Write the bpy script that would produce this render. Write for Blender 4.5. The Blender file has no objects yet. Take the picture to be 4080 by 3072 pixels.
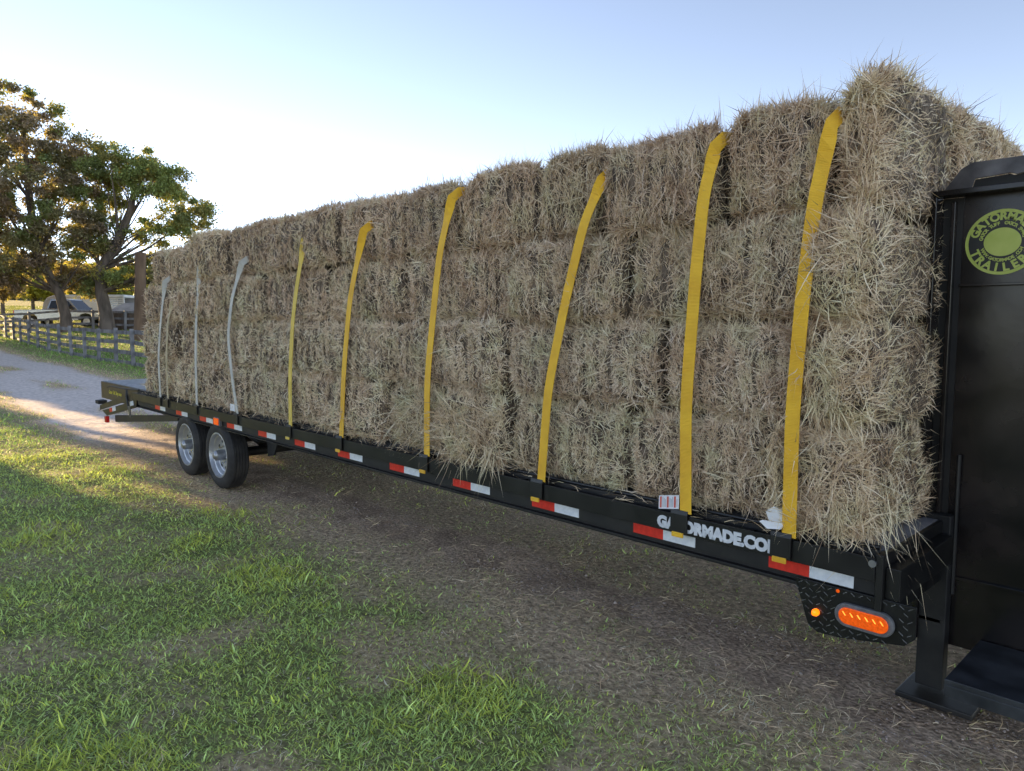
import bpy, bmesh, math, random
import numpy as np
from mathutils import Vector, Matrix

random.seed(7)
rng = np.random.default_rng(11)
sc = bpy.context.scene
col = sc.collection
R = math.radians

# ------------------------------------------------------------------ camera
cam_d = bpy.data.cameras.new('camera')
cam = bpy.data.objects.new('camera', cam_d)
col.objects.link(cam)
PITCH, YAW = R(5.0), R(43.67)
CAM = np.array([0.0, -3.16, 1.9])
fh = Vector((-math.cos(YAW), math.sin(YAW), 0))
fwd = fh * math.cos(PITCH) + Vector((0, 0, -math.sin(PITCH)))
right = Vector((math.sin(YAW), math.cos(YAW), 0))
upv = right.cross(fwd)
rot = Matrix((right, upv, -fwd)).transposed()
cam.matrix_world = Matrix.Translation(Vector(CAM)) @ rot.to_4x4()
cam_d.sensor_width = 36
cam_d.lens = 36 * 2880 / 4080
cam_d.clip_start = 0.05
cam_d.clip_end = 4000
sc.camera = cam

# ------------------------------------------------------------------ world, sun
SUN_AZ, SUN_EL = 188.0, 7.0           # degrees, azimuth counter-clockwise from +x
w = bpy.data.worlds.new('World')
sc.world = w
w.use_nodes = True
nt = w.node_tree
nt.nodes.clear()
sky = nt.nodes.new('ShaderNodeTexSky')
sky.sky_type = 'NISHITA'
sky.sun_disc = False
sky.sun_elevation = R(SUN_EL)
sky.sun_rotation = R(90.0 - SUN_AZ)
sky.air_density = 0.35
sky.dust_density = 0.0
sky.ozone_density = 0.2
bg = nt.nodes.new('ShaderNodeBackground')
bg.inputs[1].default_value = 0.15
wo = nt.nodes.new('ShaderNodeOutputWorld')
wb = nt.nodes.new('ShaderNodeMixRGB')          # white balance of the whole sky
wb.blend_type = 'MULTIPLY'; wb.inputs[0].default_value = 1.0
wb.inputs[2].default_value = (1.25, 1.0, 0.84, 1)
nt.links.new(sky.outputs[0], wb.inputs[1])
nt.links.new(wb.outputs[0], bg.inputs[0])
nt.links.new(bg.outputs[0], wo.inputs[0])

sun_d = bpy.data.lights.new('sun', 'SUN')
sun_d.energy = 5.0
sun_d.angle = R(0.5)
sun_d.color = (1.0, 0.70, 0.36)
sun = bpy.data.objects.new('sun', sun_d)
col.objects.link(sun)
sdir = Vector((math.cos(R(SUN_AZ)) * math.cos(R(SUN_EL)), math.sin(R(SUN_AZ)) * math.cos(R(SUN_EL)), math.sin(R(SUN_EL))))
sun.rotation_euler = sdir.to_track_quat('Z', 'Y').to_euler()
sun.location = (-30, -10, 20)

sc.view_settings.view_transform = 'Standard'
sc.view_settings.look = 'None'
sc.view_settings.gamma = 1
sc.view_settings.use_curve_mapping = False
sc.view_settings.exposure = 2.1
sc.render.engine = 'CYCLES'
sc.cycles.max_bounces = 6
sc.cycles.transparent_max_bounces = 4

# ------------------------------------------------------------------ helpers
def link(o, parent=None):
    col.objects.link(o)
    if parent is not None:
        o.parent = parent
    return o

def tag(o, label=None, cat=None, group=None, kind=None):
    if label: o['label'] = label
    if cat: o['category'] = cat
    if group: o['group'] = group
    if kind: o['kind'] = kind
    return o

def empty(name, loc=(0, 0, 0), rz=0.0, parent=None):
    o = bpy.data.objects.new(name, None)
    o.empty_display_size = 0.2
    o.location = loc
    o.rotation_euler = (0, 0, rz)
    return link(o, parent)

class MB:
    """collects shapes, builds one mesh object"""
    def __init__(s):
        s.v, s.f = [], []
    def add(s, vs, fs):
        b = len(s.v)
        s.v += [tuple(p) for p in vs]
        s.f += [tuple(b + i for i in f) for f in fs]
        return s
    def box(s, x0, x1, y0, y1, z0, z1):
        vs = [(x, y, z) for x in (x0, x1) for y in (y0, y1) for z in (z0, z1)]
        return s.add(vs, [(0, 1, 3, 2), (4, 6, 7, 5), (0, 4, 5, 1), (2, 3, 7, 6), (0, 2, 6, 4), (1, 5, 7, 3)])
    def prism(s, pts, y0, y1):
        """polygon in xz, extruded along y"""
        n = len(pts)
        vs = [(x, y0, z) for x, z in pts] + [(x, y1, z) for x, z in pts]
        fs = [tuple(range(n)), tuple(range(2 * n - 1, n - 1, -1))]
        fs += [(i + n, (i + 1) % n + n, (i + 1) % n, i) for i in range(n)]
        return s.add(vs, fs)
    def tube(s, pts, r, n=8, caps=True):
        pts = [Vector(p) for p in pts]
        rs = r if isinstance(r, (list, tuple)) else [r] * len(pts)
        rings = []
        a = None
        for i, p in enumerate(pts):
            t = (pts[min(i + 1, len(pts) - 1)] - pts[max(i - 1, 0)]).normalized()
            if a is None:
                a = t.cross(Vector((0, 0, 1)) if abs(t.z) < 0.8 else Vector((0, 1, 0)))
            else:
                a = a - t * a.dot(t)
            a.normalize(); b = t.cross(a)
            rings.append([p + (a * math.cos(2 * math.pi * k / n) + b * math.sin(2 * math.pi * k / n)) * rs[i] for k in range(n)])
        vs = [q for ring in rings for q in ring]
        fs = []
        for i in range(len(pts) - 1):
            for k in range(n):
                fs.append((i * n + k, i * n + (k + 1) % n, (i + 1) * n + (k + 1) % n, (i + 1) * n + k))
        if caps:
            fs.append(tuple(range(n - 1, -1, -1)))
            fs.append(tuple((len(pts) - 1) * n + k for k in range(n)))
        return s.add(vs, fs)
    def lathe(s, prof, c, n=40, closed=False):
        """profile of (radius, y) turned about the y axis through c"""
        vs, fs = [], []
        m = len(prof)
        for k in range(n):
            a = 2 * math.pi * k / n
            for r, y in prof:
                vs.append((c[0] + r * math.cos(a), c[1] + y, c[2] + r * math.sin(a)))
        for k in range(n):
            for i in range(m - 1 + (1 if closed else 0)):
                j = (i + 1) % m
                fs.append((k * m + i, k * m + j, ((k + 1) % n) * m + j, ((k + 1) % n) * m + i))
        return s.add(vs, fs)
    def build(s, name, mat, parent=None, smooth=False, bevel=0.0, angle=40):
        me = bpy.data.meshes.new(name)
        me.from_pydata(s.v, [], s.f)
        me.validate()
        bm = bmesh.new(); bm.from_mesh(me)
        bmesh.ops.recalc_face_normals(bm, faces=bm.faces)
        bm.to_mesh(me); bm.free()
        me.materials.append(mat)
        if smooth:
            for p in me.polygons: p.use_smooth = True
            me.set_sharp_from_angle(angle=R(angle))
        o = bpy.data.objects.new(name, me)
        link(o, parent)
        if bevel:
            m = o.modifiers.new('bevel', 'BEVEL')
            m.width = bevel; m.segments = 2; m.limit_method = 'ANGLE'
        return o

def np_mesh(name, V, F, mat, parent=None, colors=None, smooth=False):
    """big meshes from numpy arrays; F is (n,3) or (n,4)"""
    me = bpy.data.meshes.new(name)
    nv, nf, k = len(V), len(F), F.shape[1]
    me.vertices.add(nv)
    me.vertices.foreach_set('co', np.ascontiguousarray(V, dtype=np.float32).ravel())
    me.loops.add(nf * k)
    me.loops.foreach_set('vertex_index', np.ascontiguousarray(F, dtype=np.int32).ravel())
    me.polygons.add(nf)
    me.polygons.foreach_set('loop_start', np.arange(0, nf * k, k, dtype=np.int32))
    me.polygons.foreach_set('loop_total', np.full(nf, k, dtype=np.int32))
    if smooth:
        me.polygons.foreach_set('use_smooth', np.ones(nf, dtype=bool))
    me.update(calc_edges=True)
    if colors is not None:
        a = me.color_attributes.new('tint', 'FLOAT_COLOR', 'POINT')
        c = np.ones((nv, 4), dtype=np.float32); c[:, :3] = colors
        a.data.foreach_set('color', c.ravel())
    me.materials.append(mat)
    o = bpy.data.objects.new(name, me)
    return link(o, parent)

def _hash(i, j, k, seed):
    n = (i * 374761393 + j * 668265263 + k * 2147483647 + seed * 1274126177) & 0xffffffff
    n = ((n ^ (n >> 13)) * 1274126177) & 0xffffffff
    n = n ^ (n >> 16)
    return (n & 0xffff) / 65535.0

def noise(P, scale=1.0, seed=0):
    """value noise, 0..1; P is (n,2) or (n,3)"""
    P = np.asarray(P, dtype=np.float64) * scale
    if P.shape[1] == 2: P = np.column_stack([P, np.zeros(len(P))])
    I = np.floor(P).astype(np.int64); f = P - I
    f = f * f * (3 - 2 * f)
    r = 0
    for a in (0, 1):
        for b in (0, 1):
            for c in (0, 1):
                wgt = (f[:, 0] if a else 1 - f[:, 0]) * (f[:, 1] if b else 1 - f[:, 1]) * (f[:, 2] if c else 1 - f[:, 2])
                r = r + wgt * _hash(I[:, 0] + a, I[:, 1] + b, I[:, 2] + c, seed)
    return r

def fbm(P, scale, seed=0, octs=3):
    r, a, t = 0, 1.0, 0
    for o in range(octs):
        r = r + a * noise(P, scale * 2 ** o, seed + 17 * o); t += a; a *= 0.5
    return r / t

def sstep(a, b, x):
    t = np.clip((x - a) / (b - a), 0, 1)
    return t * t * (3 - 2 * t)

# ------------------------------------------------------------------ materials
def new_mat(name):
    m = bpy.data.materials.new(name); m.use_nodes = True
    t = m.node_tree
    return m, t, t.nodes['Principled BSDF']

def N(t, kind, **kw):
    n = t.nodes.new(kind)
    for k, v in kw.items(): setattr(n, k, v)
    return n

def ramp(t, stops, fac=None):
    r = t.nodes.new('ShaderNodeValToRGB')
    e = r.color_ramp.elements
    while len(e) < len(stops): e.new(0.5)
    for i, (p, c) in enumerate(stops):
        e[i].position = p; e[i].color = (*c, 1)
    if fac is not None: t.links.new(fac, r.inputs[0])
    return r

def noisy(name, c1, c2, scale=8.0, rough=0.6, metallic=0.0, bump=0.0, bump_scale=60.0, stretch=(1, 1, 1), rough2=None, lo=0.35, hi=0.65, spec=None):
    m, t, b = new_mat(name)
    tc = N(t, 'ShaderNodeTexCoord')
    mp = N(t, 'ShaderNodeMapping'); mp.inputs['Scale'].default_value = stretch
    t.links.new(tc.outputs['Object'], mp.inputs[0])
    nz = N(t, 'ShaderNodeTexNoise'); nz.inputs['Scale'].default_value = scale; nz.inputs['Detail'].default_value = 6
    t.links.new(mp.outputs[0], nz.inputs[0])
    r = ramp(t, [(lo, c1), (hi, c2)], nz.outputs[0])
    t.links.new(r.outputs[0], b.inputs['Base Color'])
    b.inputs['Metallic'].default_value = metallic
    if rough2 is not None:
        mr = N(t, 'ShaderNodeMapRange'); mr.inputs[3].default_value = rough; mr.inputs[4].default_value = rough2
        t.links.new(nz.outputs[0], mr.inputs[0]); t.links.new(mr.outputs[0], b.inputs['Roughness'])
    else:
        b.inputs['Roughness'].default_value = rough
    if spec is not None: b.inputs['Specular IOR Level'].default_value = spec
    if bump:
        n2 = N(t, 'ShaderNodeTexNoise'); n2.inputs['Scale'].default_value = bump_scale; n2.inputs['Detail'].default_value = 4
        t.links.new(mp.outputs[0], n2.inputs[0])
        bp = N(t, 'ShaderNodeBump'); bp.inputs['Strength'].default_value = bump; bp.inputs['Distance'].default_value = 0.01
        t.links.new(n2.outputs[0], bp.inputs['Height']); t.links.new(bp.outputs[0], b.inputs['Normal'])
    return m

M = {}
M['black_paint'] = noisy('black_paint', (0.003, 0.003, 0.004), (0.010, 0.0095, 0.009), 6, 0.28, bump=0.05, bump_scale=25, rough2=0.5)
M['neck_paint'] = noisy('neck_paint', (0.004, 0.004, 0.005), (0.022, 0.016, 0.015), 5, 0.12, bump=0.04, bump_scale=18, rough2=0.34)
M['black_matte'] = noisy('black_matte', (0.006, 0.006, 0.007), (0.016, 0.015, 0.014), 10, 0.6)
M['tread_plate'] = noisy('tread_plate', (0.003, 0.003, 0.004), (0.009, 0.009, 0.009), 10, 0.35)
M['step_steel'] = noisy('step_steel', (0.02, 0.023, 0.028), (0.075, 0.08, 0.09), 6, 0.3, 0.3, rough2=0.5)
M['lightened_grey'] = noisy('lightened_grey', (0.06, 0.055, 0.058), (0.17, 0.16, 0.165), 7, 0.4, 0.2)  # steel lightened to carry the sky reflection on the gusset
M['tread_bar'] = noisy('tread_bar', (0.16, 0.16, 0.17), (0.3, 0.3, 0.31), 20, 0.25, 0.6)  # tread highlights put into the colour, lighter than the plate
M['dusty_black'] = noisy('dusty_black', (0.006, 0.006, 0.007), (0.02, 0.018, 0.017), 5, 0.5, bump=0.08, bump_scale=40)
M['rubber'] = noisy('rubber', (0.014, 0.013, 0.014), (0.04, 0.036, 0.034), 7, 0.75, bump=0.1, bump_scale=80)
M['silver'] = noisy('silver', (0.42, 0.43, 0.45), (0.55, 0.56, 0.58), 9, 0.32, 0.75, rough2=0.45)
M['hub_metal'] = noisy('hub_metal', (0.25, 0.26, 0.27), (0.4, 0.4, 0.42), 14, 0.35, 0.8)
M['deck_metal'] = noisy('deck_metal', (0.26, 0.27, 0.29), (0.42, 0.43, 0.45), 6, 0.45, 0.5)
M['red_tape'] = noisy('red_tape', (0.62, 0.022, 0.012), (0.78, 0.035, 0.018), 30, 0.4)
M['white_tape'] = noisy('white_tape', (0.66, 0.69, 0.74), (0.8, 0.82, 0.85), 30, 0.35, bump=0.15, bump_scale=220)
M['letter_white'] = noisy('letter_white', (0.62, 0.63, 0.66), (0.76, 0.77, 0.8), 25, 0.45)
M['decal_green'] = noisy('decal_green', (0.47, 0.55, 0.10), (0.56, 0.63, 0.15), 12, 0.45)
M['decal_black'] = noisy('decal_black', (0.012, 0.012, 0.013), (0.02, 0.02, 0.02), 12, 0.4)
M['yellow_text'] = noisy('yellow_text', (0.55, 0.5, 0.05), (0.65, 0.58, 0.08), 20, 0.5)
M['tag_white'] = noisy('tag_white', (0.72, 0.72, 0.74), (0.85, 0.85, 0.86), 8, 0.55)
M['tag_red'] = noisy('tag_red', (0.55, 0.10, 0.07), (0.65, 0.14, 0.10), 20, 0.55)
M['tag_grey'] = noisy('tag_grey', (0.3, 0.3, 0.32), (0.4, 0.4, 0.42), 20, 0.6)
M['old_wood'] = noisy('old_wood', (0.10, 0.10, 0.108), (0.25, 0.245, 0.255), 3.0, 0.85, bump=0.3, bump_scale=20, stretch=(1, 1, 0.3))
M['bark'] = noisy('bark', (0.07, 0.055, 0.045), (0.17, 0.135, 0.11), 3.5, 0.9, bump=0.6, bump_scale=9, stretch=(1, 1, 0.25))
M['bark_brown'] = noisy('bark_brown', (0.09, 0.055, 0.035), (0.19, 0.125, 0.08), 3.0, 0.9, bump=0.6, bump_scale=9, stretch=(1, 1, 0.25))
M['shed_wood'] = noisy('shed_wood', (0.07, 0.055, 0.048), (0.15, 0.125, 0.11), 2.5, 0.9, stretch=(1, 1, 0.3))
M['tin'] = noisy('tin', (0.30, 0.28, 0.27), (0.45, 0.42, 0.4), 2.0, 0.5, 0.3)
M['truck_silver'] = noisy('truck_silver', (0.42, 0.44, 0.46), (0.48, 0.5, 0.52), 1.0, 0.25, 0.6)
M['white_metal'] = noisy('white_metal', (0.6, 0.61, 0.63), (0.75, 0.76, 0.78), 1.5, 0.4)
M['grey_canvas'] = noisy('grey_canvas', (0.32, 0.32, 0.34), (0.45, 0.45, 0.47), 2.0, 0.7)
M['glass_dark'] = noisy('glass_dark', (0.012, 0.013, 0.015), (0.02, 0.021, 0.024), 1.0, 0.06)
M['lamp_red'] = noisy('lamp_red', (0.45, 0.012, 0.012), (0.6, 0.02, 0.02), 20, 0.2)
M['chrome'] = noisy('chrome', (0.6, 0.6, 0.62), (0.7, 0.7, 0.72), 3, 0.15, 1.0)
M['bezel_grey'] = noisy('bezel_grey', (0.10, 0.10, 0.105), (0.17, 0.17, 0.175), 30, 0.5)

def lamp_mat(name, colr, em):
    m, t, b = new_mat(name)
    tc = N(t, 'ShaderNodeTexCoord'); nz = N(t, 'ShaderNodeTexNoise'); nz.inputs['Scale'].default_value = 90
    t.links.new(tc.outputs['Object'], nz.inputs[0])
    r = ramp(t, [(0.3, tuple(c * 0.7 for c in colr)), (0.7, colr)], nz.outputs[0])
    t.links.new(r.outputs[0], b.inputs['Base Color']); t.links.new(r.outputs[0], b.inputs['Emission Color'])
    b.inputs['Emission Strength'].default_value = em; b.inputs['Roughness'].default_value = 0.25
    return m
M['amber'] = lamp_mat('amber', (0.85, 0.10, 0.004), 0.14)
M['amber_lit'] = lamp_mat('amber_lit', (1.0, 0.16, 0.004), 0.7)
M['amber_led'] = lamp_mat('amber_led', (1.0, 0.42, 0.05), 0.4)

def webbing_mat(name, c1, c2):
    m, t, b = new_mat(name)
    tc = N(t, 'ShaderNodeTexCoord')
    nz = N(t, 'ShaderNodeTexNoise'); nz.inputs['Scale'].default_value = 7; nz.inputs['Detail'].default_value = 5
    t.links.new(tc.outputs['Object'], nz.inputs[0])
    r = ramp(t, [(0.3, c1), (0.6, c2)], nz.outputs[0])
    sp = N(t, 'ShaderNodeSeparateXYZ'); t.links.new(tc.outputs['Object'], sp.inputs[0])
    ml = N(t, 'ShaderNodeMath', operation='MULTIPLY'); ml.inputs[1].default_value = 900
    t.links.new(sp.outputs[2], ml.inputs[0])
    sn = N(t, 'ShaderNodeMath', operation='SINE'); t.links.new(ml.outputs[0], sn.inputs[0])
    bp = N(t, 'ShaderNodeBump'); bp.inputs['Strength'].default_value = 0.35; bp.inputs['Distance'].default_value = 0.003
    t.links.new(sn.outputs[0], bp.inputs['Height'])
    t.links.new(r.outputs[0], b.inputs['Base Color']); t.links.new(bp.outputs[0], b.inputs['Normal'])
    b.inputs['Roughness'].default_value = 0.6
    b.inputs['Sheen Weight'].default_value = 0.2
    return m
M['strap_yellow'] = webbing_mat('strap_yellow', (0.82, 0.43, 0.012), (0.96, 0.55, 0.022))
M['strap_faded'] = webbing_mat('strap_faded', (0.72, 0.50, 0.06), (0.85, 0.62, 0.10))
M['strap_glare'] = webbing_mat('strap_glare', (0.50, 0.48, 0.43), (0.62, 0.60, 0.54))  # yellow webbing drawn pale, glare put into the colour
M['strap_tan'] = webbing_mat('strap_tan', (0.42, 0.33, 0.18), (0.52, 0.42, 0.25))

def straw_mat():
    m, t, b = new_mat('straw')
    geo = N(t, 'ShaderNodeNewGeometry'); oi = N(t, 'ShaderNodeObjectInfo'); tc = N(t, 'ShaderNodeTexCoord')
    r = ramp(t, [(0.0, (0.22, 0.16, 0.12)), (0.12, (0.50, 0.40, 0.31)), (0.26, (0.82, 0.71, 0.57)), (0.5, (0.80, 0.75, 0.58)),
                 (0.66, (0.94, 0.86, 0.73)), (1.0, (0.98, 0.96, 0.89))], geo.outputs['Random Per Island'])
    nz = N(t, 'ShaderNodeTexNoise'); nz.inputs['Scale'].default_value = 5.0; nz.inputs['Detail'].default_value = 3
    t.links.new(geo.outputs['Position'], nz.inputs[0])
    r2 = ramp(t, [(0.3, (0.78, 0.67, 0.60)), (0.5, (1, 0.96, 0.92)), (0.72, (0.90, 0.98, 0.84))], nz.outputs[0])
    mx = N(t, 'ShaderNodeMixRGB', blend_type='MULTIPLY'); mx.inputs[0].default_value = 0.8
    t.links.new(r.outputs[0], mx.inputs[1]); t.links.new(r2.outputs[0], mx.inputs[2])
    r3 = oi
    mx2 = N(t, 'ShaderNodeMixRGB', blend_type='MULTIPLY'); mx2.inputs[0].default_value = 1.0
    t.links.new(mx.outputs[0], mx2.inputs[1]); t.links.new(oi.outputs['Color'], mx2.inputs[2])
    t.links.new(mx2.outputs[0], b.inputs['Base Color'])
    b.inputs['Roughness'].default_value = 0.55
    b.inputs['Specular IOR Level'].default_value = 0.35
    return m
M['straw'] = straw_mat()
M['hay_core'] = noisy('hay_core', (0.035, 0.025, 0.018), (0.24, 0.18, 0.13), 45, 0.95, bump=0.8, bump_scale=90, stretch=(1, 1, 0.35))  # dark colour stands in for shade in the gaps between straws

def tint_mat(name, rough=0.7, transl=0.0, tcol=(0.3, 0.35, 0.05)):
    m, t, b = new_mat(name)
    at = N(t, 'ShaderNodeAttribute', attribute_name='tint')
    geo = N(t, 'ShaderNodeNewGeometry')
    hs = N(t, 'ShaderNodeHueSaturation')
    mr = N(t, 'ShaderNodeMapRange'); mr.inputs[3].default_value = 0.65; mr.inputs[4].default_value = 1.35
    t.links.new(geo.outputs['Random Per Island'], mr.inputs[0]); t.links.new(mr.outputs[0], hs.inputs['Value'])
    t.links.new(at.outputs['Color'], hs.inputs['Color'])
    t.links.new(hs.outputs[0], b.inputs['Base Color'])
    b.inputs['Roughness'].default_value = rough
    b.inputs['Specular IOR Level'].default_value = 0.3
    if transl:
        tr = N(t, 'ShaderNodeBsdfTranslucent')
        m2 = N(t, 'ShaderNodeMixRGB', blend_type='MIX'); m2.inputs[0].default_value = 0.6; m2.inputs[2].default_value = (*tcol, 1)
        t.links.new(hs.outputs[0], m2.inputs[1]); t.links.new(m2.outputs[0], tr.inputs['Color'])
        ms = N(t, 'ShaderNodeMixShader'); ms.inputs[0].default_value = transl
        out = t.nodes['Material Output']
        t.links.new(b.outputs[0], ms.inputs[1]); t.links.new(tr.outputs[0], ms.inputs[2]); t.links.new(ms.outputs[0], out.inputs['Surface'])
    return m
M['grass_blade'] = tint_mat('grass_blade', 0.6, 0.3, (0.22, 0.30, 0.04))
M['leaf'] = tint_mat('leaf', 0.55, 0.38, (0.42, 0.36, 0.03))
M['pebble'] = tint_mat('pebble', 0.9)

# ------------------------------------------------------------------ terrain
def terrain(x, y):
    s = -np.asarray(x, dtype=float); y = np.asarray(y, dtype=float)
    b = np.interp(s, [-600, 14, 20, 27, 34, 40, 46, 50, 60, 100, 200, 700], [0, 0, 0.16, 0.36, 0.40, 0.52, 0.82, 0.95, 1.35, 2.9, 6.6, 17])
    bank = 0.4 * sstep(5, 8.5, y) * sstep(26, 42, s)
    return b + bank

def zones(x, y):
    """weights: gravel, dry grass (the rest is green lawn)"""
    P = np.column_stack([x, y])
    n1 = fbm(P, 0.9, 3) - 0.5; n2 = fbm(P, 2.6, 9) - 0.5; n3 = fbm(P, 0.35, 21, 2) - 0.5
    yy = y + 0.5 * n1 + 0.25 * n2
    rut = np.exp(-((yy - 0.68) / 0.36) ** 2) + np.exp(-((yy - 2.45) / 0.55) ** 2)
    far = sstep(11.5, 14, -x)
    # behind the trailer the lane is wide and bare with one grassy patch strip
    lane = sstep(-0.35, 0.05, yy) * (1 - sstep(2.6, 3.1, yy))
    strip = np.exp(-((yy - 1.15) / 0.33) ** 2) * sstep(0.42, 0.56, fbm(np.column_stack([x * 0.35, y]), 0.9, 40)) * 1.3
    gravel = (1 - far) * sstep(0.28, 0.75, rut + 0.9 * n2 + 0.3 * n1) + far * np.clip(lane - strip, 0, 1)
    dry_near = sstep(-0.85, 0.15, y + 0.7 * n1 + 0.4 * n2) * (1 - sstep(3.6, 4.3, yy))
    dry_near = np.maximum(dry_near, (0.30 + 0.35 * sstep(-7, -3, x)) * sstep(0.42, 0.68, fbm(P, 2.1, 55)))
    dry_far = 0.75 * sstep(-1.0, -0.2, yy) * (1 - sstep(3.0, 3.8, yy)) + 0.25
    dry = (1 - far) * dry_near + far * dry_far
    return np.clip(gravel, 0, 1), np.clip(dry, 0, 1)

def axis_pts(c, fine, n_f, lim):
    a = [0.0]; st = fine
    while a[-1] < lim:
        a.append(a[-1] + st)
        if len(a) > n_f: st *= 1.10
    a = np.array(a)
    return c + np.concatenate([-a[::-1], a[1:]])
gx = axis_pts(-6.0, 0.10, 90, 700); gy = axis_pts(-0.5, 0.10, 45, 700)
GX, GY = np.meshgrid(gx, gy, indexing='ij')
x_, y_ = GX.ravel(), GY.ravel()
P2 = np.column_stack([x_, y_])
near = np.exp(-((x_ + 6) ** 2 + y_ ** 2) / 400)
gz = terrain(x_, y_) + near * (0.05 * (fbm(P2, 1.2, 5) - 0.5) + 0.03 * (fbm(P2, 5, 6) - 0.5))
gr_, dr_ = zones(x_, y_)
nx, ny = len(gx), len(gy)
idx = np.arange(nx * ny).reshape(nx, ny)
F = np.column_stack([idx[:-1, :-1].ravel(), idx[1:, :-1].ravel(), idx[1:, 1:].ravel(), idx[:-1, 1:].ravel()])

def ground_mat():
    m, t, b = new_mat('ground_soil')
    at = N(t, 'ShaderNodeAttribute', attribute_name='tint')   # r gravel, g dry, b field
    sp = N(t, 'ShaderNodeSeparateColor'); t.links.new(at.outputs['Color'], sp.inputs[0])
    tc = N(t, 'ShaderNodeTexCoord')
    def nz(scale, detail=6):
        n = N(t, 'ShaderNodeTexNoise'); n.inputs['Scale'].default_value = scale; n.inputs['Detail'].default_value = detail
        t.links.new(tc.outputs['Object'], n.inputs[0]); return n.outputs[0]
    def mix(fac, a, c):
        n = N(t, 'ShaderNodeMixRGB'); t.links.new(fac, n.inputs[0]); t.links.new(a, n.inputs[1]); t.links.new(c, n.inputs[2]); return n.outputs[0]
    n_f, n_m = nz(26, 8), nz(3.2, 5)
    green = ramp(t, [(0.3, (0.10, 0.105, 0.045)), (0.7, (0.32, 0.33, 0.13))], n_f).outputs[0]
    dry = ramp(t, [(0.3, (0.26, 0.185, 0.12)), (0.7, (0.82, 0.61, 0.40))], n_f).outputs[0]
    gravel_a = ramp(t, [(0.32, (0.34, 0.25, 0.18)), (0.68, (0.92, 0.70, 0.52))], nz(38, 8)).outputs[0]
    gravel_b = ramp(t, [(0.35, (0.62, 0.58, 0.55)), (0.65, (1.0, 0.97, 0.93))], n_m).outputs[0]
    gm = N(t, 'ShaderNodeMixRGB', blend_type='MULTIPLY'); gm.inputs[0].default_value = 1
    t.links.new(gravel_a, gm.inputs[1]); t.links.new(gravel_b, gm.inputs[2])
    field = ramp(t, [(0.3, (0.18, 0.19, 0.05)), (0.7, (0.34, 0.29, 0.09))], nz(0.5, 6)).outputs[0]
    c = mix(sp.outputs[1], green, dry)
    c = mix(sp.outputs[2], c, field)
    px_ = N(t, 'ShaderNodeSeparateXYZ'); t.links.new(tc.outputs['Object'], px_.inputs[0])
    mr = N(t, 'ShaderNodeMapRange'); mr.inputs[1].default_value = -9.5; mr.inputs[2].default_value = -13.5; t.links.new(px_.outputs[0], mr.inputs[0])
    pale = ramp(t, [(0.3, (0.58, 0.49, 0.43)), (0.7, (0.92, 0.80, 0.72))], nz(11, 9)).outputs[0]
    gl = mix(mr.outputs[0], gm.outputs[0], pale)
    c = mix(sp.outputs[0], c, gl)
    t.links.new(c, b.inputs['Base Color'])
    b.inputs['Roughness'].default_value = 0.95; b.inputs['Specular IOR Level'].default_value = 0.15
    vo = N(t, 'ShaderNodeTexVoronoi'); vo.inputs['Scale'].default_value = 45; t.links.new(tc.outputs['Object'], vo.inputs[0])
    ad = N(t, 'ShaderNodeMath', operation='ADD'); t.links.new(vo.outputs[0], ad.inputs[0]); t.links.new(n_f, ad.inputs[1])
    bp = N(t, 'ShaderNodeBump'); bp.inputs['Strength'].default_value = 0.6; bp.inputs['Distance'].default_value = 0.015
    t.links.new(ad.outputs[0], bp.inputs['Height']); t.links.new(bp.outputs[0], b.inputs['Normal'])
    return m
field_w = sstep(6.5, 12, y_) * sstep(20, 45, -x_) + sstep(70, 110, -x_)
gm_ = ground_mat()
VG = np.column_stack([x_, y_, gz]); CG = np.column_stack([gr_, dr_, np.clip(field_w, 0, 1)])
is_lane = (gr_[F].mean(1) > 0.5) & (x_[F].mean(1) < 3) & (x_[F].mean(1) > -110)
def sub(F_):
    u_, inv = np.unique(F_, return_inverse=True)
    return VG[u_], inv.reshape(F_.shape), CG[u_]
v_, f_, c_ = sub(F[is_lane])
lane = np_mesh('lane', v_, f_, gm_, colors=c_, smooth=True)
tag(lane, 'pale gravel lane with wheel ruts running under the trailer', 'lane', kind='structure')
v_, f_, c_ = sub(F[~is_lane])
ground = np_mesh('ground', v_, f_, gm_, colors=c_, smooth=True)
tag(ground, 'lawn and gravel lane rising to a pasture', 'ground', kind='structure')

# ------------------------------------------------------------------ blades, pebbles
def ground_z(x, y):
    P = np.column_stack([x, y])
    n = np.exp(-((x + 6) ** 2 + y ** 2) / 400)
    return terrain(x, y) + n * (0.05 * (fbm(P, 1.2, 5) - 0.5) + 0.03 * (fbm(P, 5, 6) - 0.5))

FW, RT = np.array(fwd), np.array(right)
def in_view(x, y, z, pad=0.15):
    q = np.column_stack([x, y, z]) - CAM
    d = q @ FW; u = (q @ RT) / np.maximum(d, 1e-3); v = (q @ np.array(upv)) / np.maximum(d, 1e-3)
    hx = 2040 / 2880 + pad; hy = 1536 / 2880 + pad
    return (d > 0.5) & (np.abs(u) < hx) & (v > -hy), d

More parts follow.
